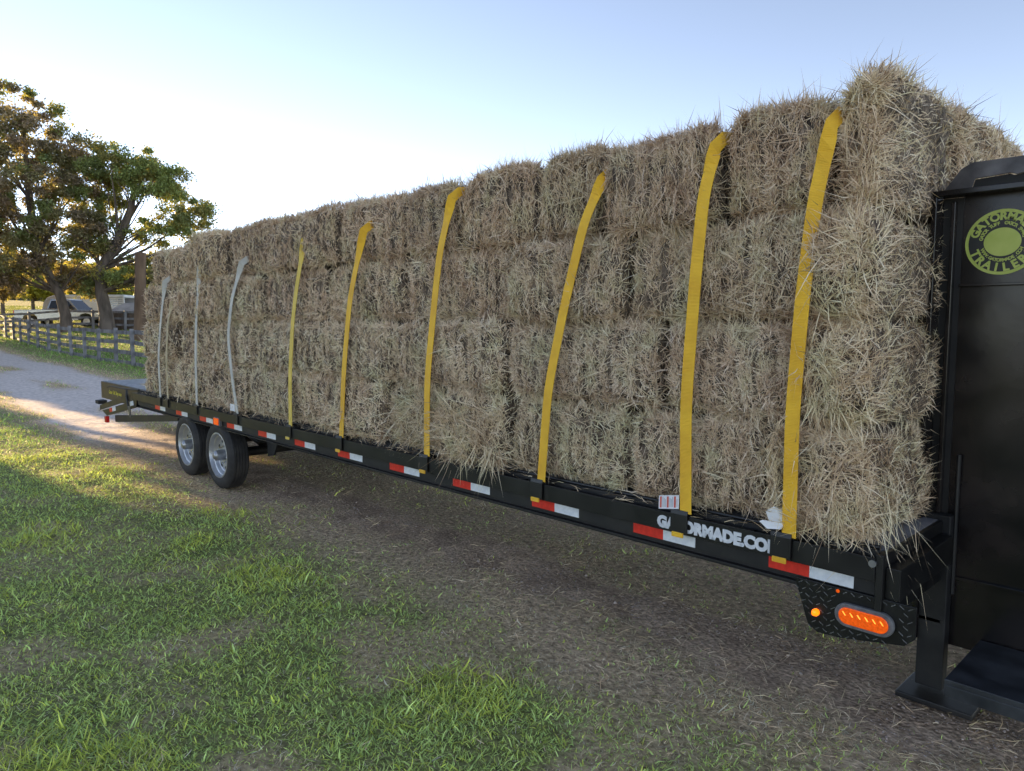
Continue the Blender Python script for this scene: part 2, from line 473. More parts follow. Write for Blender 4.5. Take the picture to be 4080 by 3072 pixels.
def blades(name, root, direc, L, W, colr, mat, parent=None, lift=0.35):
    """tapered bent ribbons: quad + tip triangle as 5 verts, triangles"""
    n = len(root)
    a = rng.uniform(0, 2 * math.pi, n)
    side = np.column_stack([np.cos(a), np.sin(a), np.zeros(n)])
    mid = root + direc * (L * 0.5)[:, None]
    bend = np.column_stack([rng.normal(0, 1, n), rng.normal(0, 1, n), -np.abs(rng.normal(0, 0.5, n))]) * (L * lift)[:, None]
    tip = root + direc * L[:, None] + bend * 0.7
    sw = side * (W * 0.5)[:, None]
    V = np.stack([root - sw, root + sw, mid + bend * 0.12 + sw * 0.85, mid + bend * 0.12 - sw * 0.85, tip], axis=1).reshape(-1, 3)
    b = np.arange(n)[:, None] * 5
    F = np.concatenate([b + np.array([[0, 1, 2]]), b + np.array([[0, 2, 3]]), b + np.array([[3, 2, 4]])], axis=0)
    return np_mesh(name, V, F, mat, parent, colors=np.repeat(colr, 5, axis=0))

def scatter(n, xr, yr, dens):
    x = rng.uniform(*xr, n); y = rng.uniform(*yr, n)
    z = ground_z(x, y)
    ok, d = in_view(x, y, z)
    keep = ok & (rng.random(n) < dens(d))
    return x[keep], y[keep], z[keep], d[keep]

gxs, gys, gzs, gd = scatter(2300000, (-17, 1.2), (-6.5, 4.0), lambda d: np.clip((3.3 / d) ** 1.6, 0, 1) * 0.68)
g_w, d_w = zones(gxs, gys)
keep = rng.random(len(gxs)) < np.clip(1 - 0.97 * g_w, 0.05, 1)
gxs, gys, gzs, gd, g_w, d_w = [a[keep] for a in (gxs, gys, gzs, gd, g_w, d_w)]
n = len(gxs)
P2 = np.column_stack([gxs, gys])
lush = fbm(P2, 1.1, 70); patch = fbm(P2, 4.0, 71)
isdry = rng.random(n) < np.clip(0.12 + d_w * 0.9 + 0.9 * (patch - 0.5), 0.10, 0.95)
c_green = np.stack([0.56 + 0.18 * patch, 0.74 + 0.14 * patch, 0.24 + 0.05 * lush], 1)
c_lime = np.array([0.82, 0.90, 0.18]); c_dry = np.array([0.88, 0.70, 0.46]); c_pale = np.array([0.97, 0.87, 0.68])
colr = c_green * (0.7 + 0.6 * rng.random((n, 1)))
lime = rng.random(n) < 0.22 + 0.5 * sstep(0.5, 0.7, lush)
colr[lime] = c_lime * (0.6 + 0.6 * rng.random((lime.sum(), 1)))
dc = np.where(rng.random((n, 1)) < 0.3, c_pale, c_dry) * (0.45 + 0.7 * rng.random((n, 1)))
colr[isdry] = dc[isdry]
L = rng.uniform(0.020, 0.060, n) * (0.75 + 0.9 * sstep(0.45, 0.75, lush)) * (1 - 0.3 * d_w) * (1 + 0.02 * gd)
tall = rng.random(n) < 0.06 * (1 - 0.6 * d_w); L[tall] *= 1.7
W = rng.uniform(0.003, 0.0065, n) * (0.75 + 0.13 * gd); W[isdry] *= 0.7; W[tall] *= 1.6
ang = rng.uniform(0, 2 * math.pi, n)
el = np.where(isdry, rng.uniform(0.05, 0.7, n), rng.uniform(0.25, 1.15, n))
direc = np.column_stack([np.cos(ang) * np.cos(el), np.sin(ang) * np.cos(el), np.sin(el)])
g = blades('grass', np.column_stack([gxs, gys, gzs - 0.003]), direc, L, W, colr, M['grass_blade'])
tag(g, 'short mown lawn grass, green with dry straw coloured patches, in the foreground', 'grass', kind='stuff')

# rougher tufts further off: lane edges, lane middle, foot of the fence
fx, fy, fz, fd = scatter(290000, (-56, -13), (-4.5, 8.5), lambda d: np.clip((16 / d) ** 1.0, 0, 1))
g_w, d_w = zones(fx, fy)
edge = np.exp(-((fy - 4.7) / 0.35) ** 2)
keep = rng.random(len(fx)) < np.clip((1 - 1.1 * g_w) * (0.5 + 0.5 * edge), 0.0, 1)
fx, fy, fz, fd, d_w, edge = [a[keep] for a in (fx, fy, fz, fd, d_w, edge)]
n = len(fx)
lush = fbm(np.column_stack([fx, fy]), 0.7, 70)
colr = np.stack([0.28 + 0.14 * lush, 0.50 + 0.14 * lush, 0.12 + 0 * lush], 1) * (0.7 + 0.6 * rng.random((n, 1)))
isdry = rng.random(n) < d_w * 0.8
colr[isdry] = c_dry * (0.5 + 0.7 * rng.random((isdry.sum(), 1)))
L = rng.uniform(0.03, 0.09, n) * (1 + 2.2 * edge * rng.random(n)); W = rng.uniform(0.008, 0.018, n) * (0.6 + fd / 40)
ang = rng.uniform(0, 2 * math.pi, n); el = rng.uniform(0.5, 1.3, n)
direc = np.column_stack([np.cos(ang) * np.cos(el), np.sin(ang) * np.cos(el), np.sin(el)])
g = blades('verge_grass', np.column_stack([fx, fy, fz - 0.004]), direc, L, W, colr, M['grass_blade'])
tag(g, 'longer verge grass along the gravel lane and under the board fence', 'grass', kind='stuff')

# pasture beyond the fence: coarse upright blades
hx, hy, hz, hd = scatter(400000, (-125, -22), (5.2, 48), lambda d: np.clip((30 / d) ** 1.0, 0, 1))
hx, hy, hz, hd = [a[:50000] for a in (hx, hy, hz, hd)]
n = len(hx)
colr = np.array([0.30, 0.29, 0.08]) * (0.6 + 0.8 * rng.random((n, 1)))
nearp = sstep(60, 45, -hx)[:, None] if False else (1 - sstep(45, 60, -hx))[:, None]
colr = colr * (1 - nearp) + nearp * np.array([0.17, 0.28, 0.06]) * (0.6 + 0.8 * rng.random((n, 1)))
L = rng.uniform(0.06, 0.16, n); W = rng.uniform(0.03, 0.07, n) * (0.5 + hd / 70)
ang = rng.uniform(0, 2 * math.pi, n); el = rng.uniform(0.8, 1.4, n)
direc = np.column_stack([np.cos(ang) * np.cos(el), np.sin(ang) * np.cos(el), np.sin(el)])
g = blades('pasture_grass', np.column_stack([hx, hy, hz - 0.004]), direc, L, W, colr, M['grass_blade'])
tag(g, 'yellow-green pasture grass beyond the board fence', 'grass', kind='stuff')

# gravel pebbles
px, py, pz, pd = scatter(260000, (-14, 1.0), (-1.6, 3.0), lambda d: np.clip((3.0 / d) ** 1.1, 0, 1))
g_w, d_w = zones(px, py)
cl = fbm(np.column_stack([px, py]), 2.2, 90)
keep = rng.random(len(px)) < np.clip(g_w * 1.2 * sstep(0.35, 0.6, cl) + 0.015, 0, 1)
px, py, pz, pd = [a[keep] for a in (px, py, pz, pd)]
n = min(len(px), 11000); px, py, pz, pd = px[:n], py[:n], pz[:n], pd[:n]
s = rng.gamma(2.2, 0.0011, n) + 0.0018
base = np.array([[1, 0, 0], [-1, 0, 0], [0, 1, 0], [0, -1, 0], [0, 0, 0.8], [0, 0, -0.6]], float)
J = base[None] * (0.6 + 0.8 * rng.random((n, 6, 1)))
a = rng.uniform(0, 6.28, n); ca, sa = np.cos(a)[:, None], np.sin(a)[:, None]
J = np.stack([J[..., 0] * ca - J[..., 1] * sa, J[..., 0] * sa + J[..., 1] * ca, J[..., 2]], -1) * s[:, None, None]
V = (J + np.column_stack([px, py, pz + 0.3 * s])[:, None]).reshape(-1, 3)
Fb = np.array([[0, 2, 4], [2, 1, 4], [1, 3, 4], [3, 0, 4], [2, 0, 5], [1, 2, 5], [3, 1, 5], [0, 3, 5]])
F = (np.arange(n)[:, None, None] * 6 + Fb[None]).reshape(-1, 3)
pc = np.array([0.55, 0.45, 0.38]) * (0.35 + 0.8 * rng.random((n, 1))) * np.array([1, 1, 1.03])
g = np_mesh('gravel', V, F, M['pebble'], colors=np.repeat(pc, 6, axis=0))
tag(g, 'loose grey gravel along the wheel rut beside the trailer', 'gravel', kind='stuff')

# ------------------------------------------------------------------ hay bales
def ribbons(root, nrm, tan, L, W, tilt, curl, droop):
    """curved straw ribbons, 3 stations, tapering to the tip"""
    n = len(root)
    d = tan * np.cos(tilt)[:, None] + nrm * np.sin(tilt)[:, None]
    bend = rng.normal(0, 1, (n, 3)) * (curl * L)[:, None]
    bend[:, 2] -= droop * L
    side = np.cross(d, nrm + 0.6 * rng.normal(0, 1, (n, 3)))
    side /= np.linalg.norm(side, axis=1)[:, None] + 1e-9
    sw = side * (W * 0.5)[:, None]
    p0 = root - nrm * 0.006
    p1 = root + d * (L * 0.5)[:, None] + bend * 0.25
    p2 = root + d * L[:, None] + bend
    V = np.stack([p0 - sw * 0.8, p0 + sw * 0.8, p1 + sw, p1 - sw, p2], axis=1).reshape(-1, 3)
    b = np.arange(n)[:, None] * 5
    F = np.concatenate([b + np.array([[0, 1, 2]]), b + np.array([[0, 2, 3]]), b + np.array([[3, 2, 4]])], axis=0)
    return V, F

def bale_surface(c, half, P, seed, flake, mound=0.0, bulge=0.02):
    """P on the box surface (local) -> position, normal"""
    r = 0.095
    inner = np.clip(P, -half + r, half - r)
    d = P - inner
    ln = np.linalg.norm(d, axis=1)[:, None] + 1e-9
    nr = d / ln
    Q = inner + nr * r
    g = c + Q
    dis = 0.075 * (fbm(g, 7, seed, 3) - 0.5) + 0.06 * (fbm(g, 2.3, seed + 4, 2) - 0.5)
    ph = Q[:, 0] / flake + 0.7 * noise(g, 3, seed + 8)
    dis -= 0.034 * np.exp(-((ph - np.round(ph)) / 0.11) ** 2) * (np.abs(nr[:, 0]) < 0.7)
    # bellies out in the middle of the face, sinks at the seams
    dis += bulge * (1 - np.clip(np.abs(P[:, 2]) / half[2], 0, 1) ** 2) * (np.abs(nr[:, 1]) > 0.5)
    if mound:
        dis += mound * np.exp(-((Q[:, 0] - 0.05) / 0.12) ** 2) * np.clip(nr[:, 2], 0, 1)
    return Q + nr * dis[:, None], nr

def hay_bale(x0, x1, z0, z1, y0, y1, label, strands, seed, vertical=0.5, longf=0.06, mound=0.0, front=False, loose=False, group=None, top=False, dist=4.0, bulge=0.02, tone=(1, 0.97, 0.92), tilt=0.0):
    c = np.array([(x0 + x1) / 2, (y0 + y1) / 2, (z0 + z1) / 2])
    half = np.array([x1 - x0, y1 - y0, z1 - z0]) / 2
    flake = rng.uniform(0.085, 0.13)
    # --- core
    m = bpy.data.meshes.new('hay_bale')
    bm = bmesh.new()
    bmesh.ops.create_cube(bm, size=2.0)
    bmesh.ops.subdivide_edges(bm, edges=bm.edges, cuts=11, use_grid_fill=True)
    bm.to_mesh(m); bm.free()
    V = np.empty(len(m.vertices) * 3); m.vertices.foreach_get('co', V); V = V.reshape(-1, 3) * half
    Q, _ = bale_surface(c, half, V, seed, flake, mound, bulge)
    m.vertices.foreach_set('co', (Q * 0.985).ravel().astype(np.float32))
    m.polygons.foreach_set('use_smooth', np.ones(len(m.polygons), dtype=bool))
    m.update()
    m.materials.append(M['hay_core'])
    o = link(bpy.data.objects.new('hay_bale', m)); o.location = c
    tag(o, label, 'hay bale', group)
    # --- straw on the faces
    def face(n, ax, sgn):
        P = rng.uniform(-1, 1, (n, 3)) * half
        P[:, ax] = sgn * half[ax]
        return P
    nf = strands
    parts = []
    w = 0.0018 + 0.00056 * dist
    def lay(P, vert, lmin, lmax, tmin, tmax, curl, droop, wf=1.0):
        n = len(P)
        pos, nr = bale_surface(c, half, P, seed, flake, mound, bulge)
        gpos = pos + c
        up = np.array([0, 0, 1.0]) - nr * nr[:, 2:3]
        alt = np.array([1.0, 0, 0]) - nr * nr[:, 0:1]
        up = np.where(np.linalg.norm(up, axis=1)[:, None] > 0.3, up, alt)
        up /= np.linalg.norm(up, axis=1)[:, None]
        sd = np.cross(nr, up)
        fieldn = (fbm(gpos, 6.0, seed + 30, 2) - 0.5) * 7.0
        a = np.where(rng.random(n) < vert, rng.normal(0, 0.28, n) + math.pi * rng.integers(0, 2, n), fieldn + rng.normal(0, 1.0, n))
        tan = up * np.cos(a)[:, None] + sd * np.sin(a)[:, None]
        L = lmin + (lmax - lmin) * rng.random(n) ** 1.8
        W = w * wf * rng.uniform(0.6, 1.35, n)
        tl = rng.uniform(tmin, tmax, n)
        parts.append(ribbons(pos, nr, tan, L, W, tl, np.full(n, curl), np.full(n, droop)))
    # clumped density: drop some straw where the noise is low so dark hollows remain
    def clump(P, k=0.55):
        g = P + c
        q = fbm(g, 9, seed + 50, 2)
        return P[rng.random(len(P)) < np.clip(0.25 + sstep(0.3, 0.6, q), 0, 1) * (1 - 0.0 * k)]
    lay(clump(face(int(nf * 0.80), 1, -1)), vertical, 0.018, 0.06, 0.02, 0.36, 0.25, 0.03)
    lay(face(int(nf * longf), 1, -1), vertical * 0.4, 0.06, 0.14, 0.05, 0.42, 0.34, 0.08, 0.9)
    e = face(int(nf * 0.11), 1, -1)      # shaggy upper and lower edges
    e[:, 2] = np.where(rng.random(len(e)) < 0.6, 1, -1) * half[2] * rng.uniform(0.86, 1.0, len(e))
    lay(e, 0.1, 0.04, 0.11, 0.05, 0.55, 0.22, 0.12)
    en = int(nf * (0.5 if front else 0.10))
    lay(face(en, 0, 1), vertical * 0.7, 0.03, 0.08 if front else 0.06, 0.05, 0.45, 0.28, 0.1)
    lay(face(int(nf * 0.04), 0, -1), 0.4, 0.03, 0.06, 0.05, 0.4, 0.15, 0.0)
    if top:
        tP = face(int(nf * 0.30), 2, 1); tP[:, 1] = -half[1] + (half[1] * 2) * rng.random(len(tP)) ** 2.2
        lay(tP, 0.3, 0.03, 0.08, 0.15, 1.25, 0.25, 0.0)
        tP = face(int(nf * 0.02) + 40, 2, 1); tP[:, 1] = -half[1] + half[1] * rng.random(len(tP)) ** 1.5
        lay(tP, 0.3, 0.06, 0.13, 0.3, 1.5, 0.35, 0.1, 0.8)
    if front:
        f = face(int(nf * 0.05), 1, -1); f[:, 0] = half[0] * rng.uniform(-0.9, 1.0, len(f))
        lay(f, 0.25, 0.08, 0.18, 0.05, 0.4, 0.35, 0.25)
        f = face(int(nf * 0.025), 0, 1); f[:, 1] = -half[1] * rng.uniform(0.5, 1.0, len(f))
        lay(f, 0.25, 0.08, 0.17, 0.1, 0.6, 0.4, 0.3)
    if loose:
        f = face(int(nf * 0.12), 1, -1); f[:, 2] = half[2] * rng.uniform(-1.0, 0.6, len(f))
        lay(f, 0.1, 0.08, 0.2, 0.15, 0.8, 0.35, 0.2)
    Vs, Fs, b = [], [], 0
    for V, F in parts:
        Vs.append(V); Fs.append(F + b); b += len(V)
    s_ = np_mesh('loose_straw', np.concatenate(Vs), np.concatenate(Fs), M['straw'], o)
    tag(s_, kind='stuff')
    s_.color = (*tone, 1)
    o.rotation_euler = (0, tilt, 0)
    return o

ORD = ['first', 'second', 'third', 'fourth', 'fifth', 'sixth', 'seventh', 'eighth', 'ninth', 'tenth', 'eleventh', 'twelfth']
TIERS = [
    ('bottom tier', 0.935, 1.415, [-10.84, -9.6, -8.45, -7.35, -6.26, -4.77, -4.08, -3.38, -2.42, -1.62, -1.14]),
    ('second tier', 1.415, 1.895, [-10.66, -9.4, -8.3, -7.15, -5.82, -4.65, -3.42, -2.22, -1.445, -1.15]),
    ('third tier', 1.895, 2.37, [-10.48, -9.15, -8.02, -6.92, -5.75, -4.58, -3.40, -2.45, -1.425, -1.15]),
    ('top tier', 2.37, 2.84, [-10.24, -8.84, -7.81, -6.76, -5.48, -4.57, -3.93, -3.17, -2.62, -1.89, -1.36, -1.14]),
]
EXTRA = {('bottom tier', 6): 'bulging over the rail with loose straw', ('top tier', 10): 'with a ragged peak of straw on top',
         ('bottom tier', 9): 'with straw trailing off the front corner', ('top tier', 0): 'at the rear end of the load'}
total = 0
seed = 100
for ti, (tn, z0, z1, xs) in enumerate(TIERS):
    nb = len(xs) - 1
    for i in range(nb):
        x0, x1 = xs[i], xs[i + 1]
        seed += 13
        xm = (x0 + x1) / 2
        dist = math.hypot(xm, 3.2)
        k = nb - 1 - i
        dens = 34000 * (3.4 / max(dist, 3.3)) ** 1.25
        strands = int(dens * (x1 - x0) * (z1 - z0) + 600)
        what = EXTRA.get((tn, i), random.choice(['rectangular', 'tightly packed', 'dry grey-brown', 'shaggy', 'coarse']))
        pos = 'nearest the gooseneck' if k == 0 else f'{ORD[k]} from the gooseneck end'
        if (tn, i) in EXTRA: lab = f'hay bale {what}, {tn}, {pos}'
        else: lab = f'{what} hay bale in the {tn} of the load, {pos}'
        yj = rng.uniform(0.015, 0.095)
        dz = rng.uniform(-0.05, 0.045) if tn == 'top tier' else 0
        tv = rng.uniform(0.88, 1.0)
        tone = np.array([[1.0, 0.92, 0.80], [1.0, 0.91, 0.81], [0.99, 0.88, 0.77], [0.94, 0.81, 0.69]][ti]) * tv * (1 + 0.008 * rng.normal(0, 1, 3))
        if k == 0: tone = np.array([0.98, 0.88, 0.74])
        gap = rng.uniform(0.006, 0.03)
        fr = k == 0
        hay_bale(x0 + gap, x1 - gap, z0, z1 + dz + 0.012, yj, 0.95 + rng.uniform(0, 0.1), lab, strands, seed,
                 vertical=[0.35, 0.30, 0.40, 0.62][ti] * (0.6 if xm > -1.6 else 1), mound=0.13 if (tn == 'top tier' and k == 0) else 0.0, front=fr or (xm > -1.3),
                 loose=(tn == 'bottom tier' and i in (6, 5)), group='hay bales stacked on the trailer', top=(tn == 'top tier'), dist=dist,
                 bulge=0.07 if (tn == 'bottom tier' and i == 6) else (0.065 if (k == 0 and tn in ('second tier', 'third tier')) else 0.022),
                 longf=0.10 if xm > -1.6 else 0.06, tone=tuple(tone), tilt=float(rng.normal(0, 0.012)))
        total += strands
# straw trailing off the front corner of the bottom bale
nh = 70
rt = np.column_stack([rng.normal(-1.13, 0.04, nh), rng.uniform(0.04, 0.40, nh), rng.uniform(0.93, 1.25, nh)])
a_ = rng.normal(0, 0.22, nh)
dn = np.column_stack([np.sin(a_) + 0.15, -0.1 + 0.15 * rng.normal(0, 1, nh), -np.cos(a_)]); dn /= np.linalg.norm(dn, axis=1)[:, None]
V, F = ribbons(rt, np.tile([0.7, -0.7, 0.0], (nh, 1)), dn, rng.uniform(0.08, 0.30, nh), rng.uniform(0.0016, 0.0032, nh), np.full(nh, 0.15), np.full(nh, 0.22), np.full(nh, 0.1))
corner = [o for o in col.objects if o.name.startswith('hay_bale') and 'trailing' in o.get('label', '')][0]
hs = np_mesh('trailing_straw', V - np.array(corner.location), F, M['straw'], corner)
hs.color = (1, 0.92, 0.78, 1); tag(hs, kind='stuff')
# rows behind, only where the front end of the load shows them
for ri, (y0, y1, rn) in enumerate([(1.02, 1.78, 'middle row'), (1.80, 2.56, 'far row')]):
    for ti, (tn, z0, z1, xs) in enumerate(TIERS):
        seed += 13
        hay_bale(-1.95, xs[-1] - (0.0 if tn == 'top tier' else 0.06), z0, z1 + (0.16 if tn == 'top tier' else -0.01), y0, y1, f'hay bale at the front end, {tn}, {rn}, behind the gooseneck plate', 6500, seed, tone=(0.95, 0.84, 0.70), mound=0.08 if tn == 'top tier' else 0.0,
                 vertical=0.35, front=True, group='hay bales stacked on the trailer', top=(tn == 'top tier'), dist=4.6)

# loose straw dropped on the ground and caught along the rail
nl_ = 5200
lx = rng.uniform(-11, -0.6, nl_); ly = rng.normal(0.35, 0.45, nl_)
lz = ground_z(lx, ly) + 0.012
ok, ld = in_view(lx, ly, lz); ok &= rng.random(nl_) < np.clip(4.2 / ld, 0, 1)
rr_ = np.column_stack([lx, ly, lz])[ok]
nrail = 520
rl = np.column_stack([rng.uniform(-10.8, -1.15, nrail), rng.uniform(-0.005, 0.085, nrail), rng.uniform(0.912, 0.945, nrail)])
rr_ = np.concatenate([rr_, rl]); n_ = len(rr_)
a_ = rng.uniform(0, 2 * math.pi, n_)
a_[-nrail:] = rng.choice([0, math.pi], nrail) + rng.normal(0, 0.5, nrail)
V, F = ribbons(rr_, np.tile([0.0, 0, 1.0], (n_, 1)), np.column_stack([np.cos(a_), np.sin(a_), np.zeros(n_)]), rng.uniform(0.03, 0.12, n_), rng.uniform(0.0018, 0.0042, n_), rng.uniform(0, 0.25, n_), np.full(n_, 0.22), np.full(n_, 0.12))
lo = np_mesh('straw_litter', V, F, M['straw']); lo.color = (1, 0.88, 0.7, 1)
tag(lo, 'loose straw dropped along the trailer edge and the ground below', 'straw', kind='stuff')

# ------------------------------------------------------------------ trailer
YF = 2.62                         # far side of the deck
tr = empty('flatbed_trailer', (0, 0, 0))
tag(tr, 'black gooseneck flatbed trailer loaded with hay, parked on the gravel lane', 'trailer')

def text_mesh(name, body, size, mat, parent, loc, rot=(math.pi / 2, 0, 0), sx=1.0, bold=0.0, thick=0.0015, align='CENTER', shear=0.0):
    cu = bpy.data.curves.new(name, 'FONT')
    cu.body = body; cu.size = size; cu.offset = bold; cu.extrude = thick; cu.align_x = align; cu.align_y = 'CENTER'; cu.resolution_u = 3; cu.shear = shear
    to = bpy.data.objects.new(name, cu); col.objects.link(to)
    dg = bpy.context.evaluated_depsgraph_get()
    me = bpy.data.meshes.new_from_object(to.evaluated_get(dg))
    bpy.data.objects.remove(to)
    me.materials.clear(); me.materials.append(mat)
    o = bpy.data.objects.new(name, me); link(o, parent)
    o.location = loc; o.rotation_euler = rot; o.scale = (sx, 1, 1)
    return o

# rub rail: a flat bar held off the side beam by stake pockets
rail = MB().box(-11.12, -1.09, -0.006, 0.006, 0.808, 0.908).build('rub_rail', M['black_paint'], tr, bevel=0.002)
text_mesh('lettering', 'GATORMADE.COM', 0.080, M['letter_white'], rail, (-1.845, -0.0075, 0.8515), sx=0.98, bold=0.0055)
for k in range(26):
    x = -1.30 - 0.392 * k
    MB().box(x - 0.03, x + 0.03, 0.0065, 0.0635, 0.815, 0.900).build('stake_pocket', M['black_paint'], tr)
side = MB()
side.box(-11.12, -1.09, 0.064, 0.074, 0.700, 0.925)            # channel web
side.box(-11.12, -1.09, 0.074, 0.13, 0.700, 0.712)
side.box(-11.12, -1.09, 0.030, 0.0635, 0.699, 0.709)
side.build('side_beam', M['dusty_black'], tr, bevel=0.002)
MB().tube([(-11.1, 0.075, 0.936), (-1.1, 0.075, 0.936)], 0.010, 8).build('edge_rod', M['black_paint'], tr, smooth=True)
MB().box(-11.12, -1.09, YF - 0.07, YF - 0.06, 0.70, 0.925).box(-11.12, -1.09, YF - 0.006, YF + 0.006, 0.808, 0.908).build('side_beam', M['dusty_black'], tr)
# deck boards across the trailer
for k in range(34):
    x = -11.1 + k * 0.295
    MB().box(x, x + 0.285, 0.09, YF - 0.09, 0.875, 0.926).build('deck_board', M['old_wood'], tr)
for y in (0.86, 1.72):
    MB().box(-12.4, -1.05, y - 0.006, y + 0.006, 0.42, 0.84).box(-12.4, -1.05, y - 0.07, y + 0.07, 0.405, 0.42).box(-12.4, -1.05, y - 0.07, y + 0.07, 0.84, 0.855).build('main_beam', M['dusty_black'], tr)
for k in range(20):
    x = -1.4 - 0.5 * k
    MB().box(x - 0.03, x + 0.03, 0.075, YF - 0.075, 0.78, 0.838 + 0.03).build('crossmember', M['dusty_black'], tr)

# conspicuity tape on the beam
TX = [-1.381 - 0.79 * k for k in range(12)]
for x in TX:
    t_ = empty('reflective_tape', (x, 0.028, 0.776), parent=tr)
    MB().box(-0.195, 0, -0.0015, 0.0015, -0.032, 0.030).build('red_half', M['red_tape'], t_)
    MB().box(0, 0.195, -0.0015, 0.0015, -0.032, 0.030).build('white_half', M['white_tape'], t_)
# tape backing strip so that it sits on the beam
MB().box(-11.0, -1.1, 0.030, 0.064, 0.738, 0.807).build('tape_ledge', M['black_matte'], tr)

# dovetail
dt = empty('dovetail', (0, 0, 0), parent=tr)
for ys, nm in ((0.0, 'near'), (YF - 0.05, 'far')):
    MB().prism([(-11.125, 0.905), (-12.82, 0.585), (-12.83, 0.505), (-11.125, 0.805)], ys - 0.006, ys + 0.006).build('rail', M['black_paint'], dt, bevel=0.002)
    MB().prism([(-11.02, 0.80), (-11.10, 0.79), (-12.80, 0.50), (-12.55, 0.44), (-11.05, 0.70)], ys + 0.02, ys + 0.06).build('beam', M['black_paint'], dt)
    MB().prism([(-9.7, 0.70), (-12.5, 0.44), (-12.48, 0.335), (-9.7, 0.62)], ys + 0.12, ys + 0.16).build('lower_beam', M['dusty_black'], dt)
a = math.atan2(0.32, 1.70)
for x, z, flip in ((-12.22, 0.565, 0), (-11.33, 0.722, 0)):
    t_ = empty('reflective_tape', (x, 0.017, z), parent=dt)
    t_.rotation_euler = (0, -a * 0.93, 0)
    if x < -12: MB().box(-0.16, 0, -0.0015, 0.0015, -0.033, 0.033).build('red_half', M['red_tape'], t_)
    MB().box(0, 0.17, -0.0015, 0.0015, -0.033, 0.033).build('white_half', M['white_tape'], t_)
# folded ramp on the dovetail: ridged top
rp = empty('ramp', (0, 0, 0), parent=tr)
MB().box(-13.9, -11.2, 0.30, 0.325, 0.60, 0.885).build('side_panel', M['black_paint'], rp, bevel=0.003)
MB().box(-13.92, -13.9, 0.30, 2.3, 0.60, 0.885).build('end_panel', M['black_paint'], rp)
for k in range(27):
    y = 0.33 + k * 0.073
    MB().box(-13.9, -10.6, y, y + 0.052, 0.868, 0.892).build('slat', M['deck_metal'], rp)
text_mesh('lettering', 'Gator Tuff. Stay away', 0.085, M['yellow_text'], rp, (-13.10, 0.296, 0.735), bold=0.001, sx=0.95, shear=0.25)
lt = MB()
lt.tube([(-12.37, 0.0, 0.90), (-12.2, 0.0, 0.925), (-11.39, 0.0, 0.935), (-10.9, 0.02, 0.955)], 0.012, 8)
lt.tube([(-11.39, 0.0, 0.94), (-11.36, -0.015, 0.83), (-11.24, -0.02, 0.62)], 0.014, 8)
lt.build('ramp_latch', M['dusty_black'], rp, smooth=True)
MB().prism([(-11.27, 0.70), (-11.18, 0.70), (-11.16, 0.55), (-11.22, 0.545)], -0.03, -0.018).build('latch_plate', M['lightened_grey'], rp)
MB().box(-12.98, -12.80, -0.03, 0.10, 0.60, 0.66).build('hinge_block', M['black_matte'], rp, bevel=0.008)
MB().box(-12.62, -12.53, 0.00, 0.05, 0.33, 0.43).build('tail_lamp', M['lamp_red'], tr, bevel=0.006)

# side marker lamp on the rail
def side_lamp(x, z, w_, h_, lit):
    e = empty('marker_lamp', (x, 0.0, z), parent=tr)
    MB().box(-w_ * 0.62, w_ * 0.62, -0.008, 0.026, -h_ * 0.65, h_ * 0.65).build('bezel', M['bezel_grey'], e, bevel=0.006)
    MB().box(-w_ * 0.5, w_ * 0.5, -0.018, -0.0085, -h_ * 0.5, h_ * 0.5).build('lens', lit, e, bevel=0.004)
side_lamp(-8.10, 0.792, 0.13, 0.075, M['amber'])

# wheels
def wheel(cx, cy, cz, out):
    e = empty('wheel', (cx, cy, cz), parent=tr)
    s = out                                   # -1: outer face towards -y
    r0, wd = 0.388, 0.225
    prof = [(0.255, 0.02), (0.262, 0.006), (0.285, -0.004), (0.325, -0.006), (0.355, 0.004), (0.374, 0.018), (0.383, 0.030)]
    tread = []
    y = 0.030
    for k in range(5):
        tread += [(r0, y + 0.003), (r0 + 0.001, y + 0.028)]
        y += 0.031
        if k < 4: tread += [(r0 - 0.011, y - 0.002), (r0 - 0.011, y + 0.002)]
        y += 0.002
    y = wd - 0.02
    prof = prof + tread + [(0.374, wd - 0.018), (0.325, wd), (0.26, wd - 0.006), (0.25, wd - 0.02), (0.25, 0.03)]
    mb = MB().lathe([(r, -s * yy) for r, yy in prof], (0, 0, 0), 56, True)
    mb.build('tyre', M['rubber'], e, smooth=True, angle=35)
    rim = MB().lathe([(0.258, -s * 0.016), (0.262, -s * 0.004), (0.250, -s * 0.002), (0.244, -s * 0.018), (0.236, -s * 0.045), (0.222, -s * 0.052), (0.205, -s * 0.085),
                      (0.195, -s * 0.09), (0.182, -s * 0.082), (0.12, -s * 0.075), (0.085, -s * 0.078), (0.0, -s * 0.078)], (0, 0, 0), 48)
    ro = rim.build('rim', M['silver'], e, smooth=True, angle=30)
    for k in range(8):
        a_ = 2 * math.pi * (k + 0.3) / 8
        MB().lathe([(0.0, s * 0.0015), (0.024, s * 0.0015), (0.027, -s * 0.004)], (0.152 * math.cos(a_), -s * 0.0785, 0.152 * math.sin(a_)), 16).build('hand_hole', M['black_matte'], ro)  # black disc drawn for the dark inside the hole
        b_ = a_ + math.pi / 8
        MB().lathe([(0.0, s * 0.026), (0.010, s * 0.026), (0.012, s * 0.02), (0.013, -s * 0.002)], (0.098 * math.cos(b_), -s * 0.077, 0.098 * math.sin(b_)), 8).build('lug_nut', M['chrome'], ro, smooth=True)
    MB().lathe([(0.0, s * 0.045), (0.03, s * 0.044), (0.038, s * 0.038), (0.045, s * 0.03), (0.058, s * 0.02), (0.062, -s * 0.04), (0.062, -s * 0.08)], (0, 0, 0), 28).build('hub', M['hub_metal'], e, smooth=True)
    return e
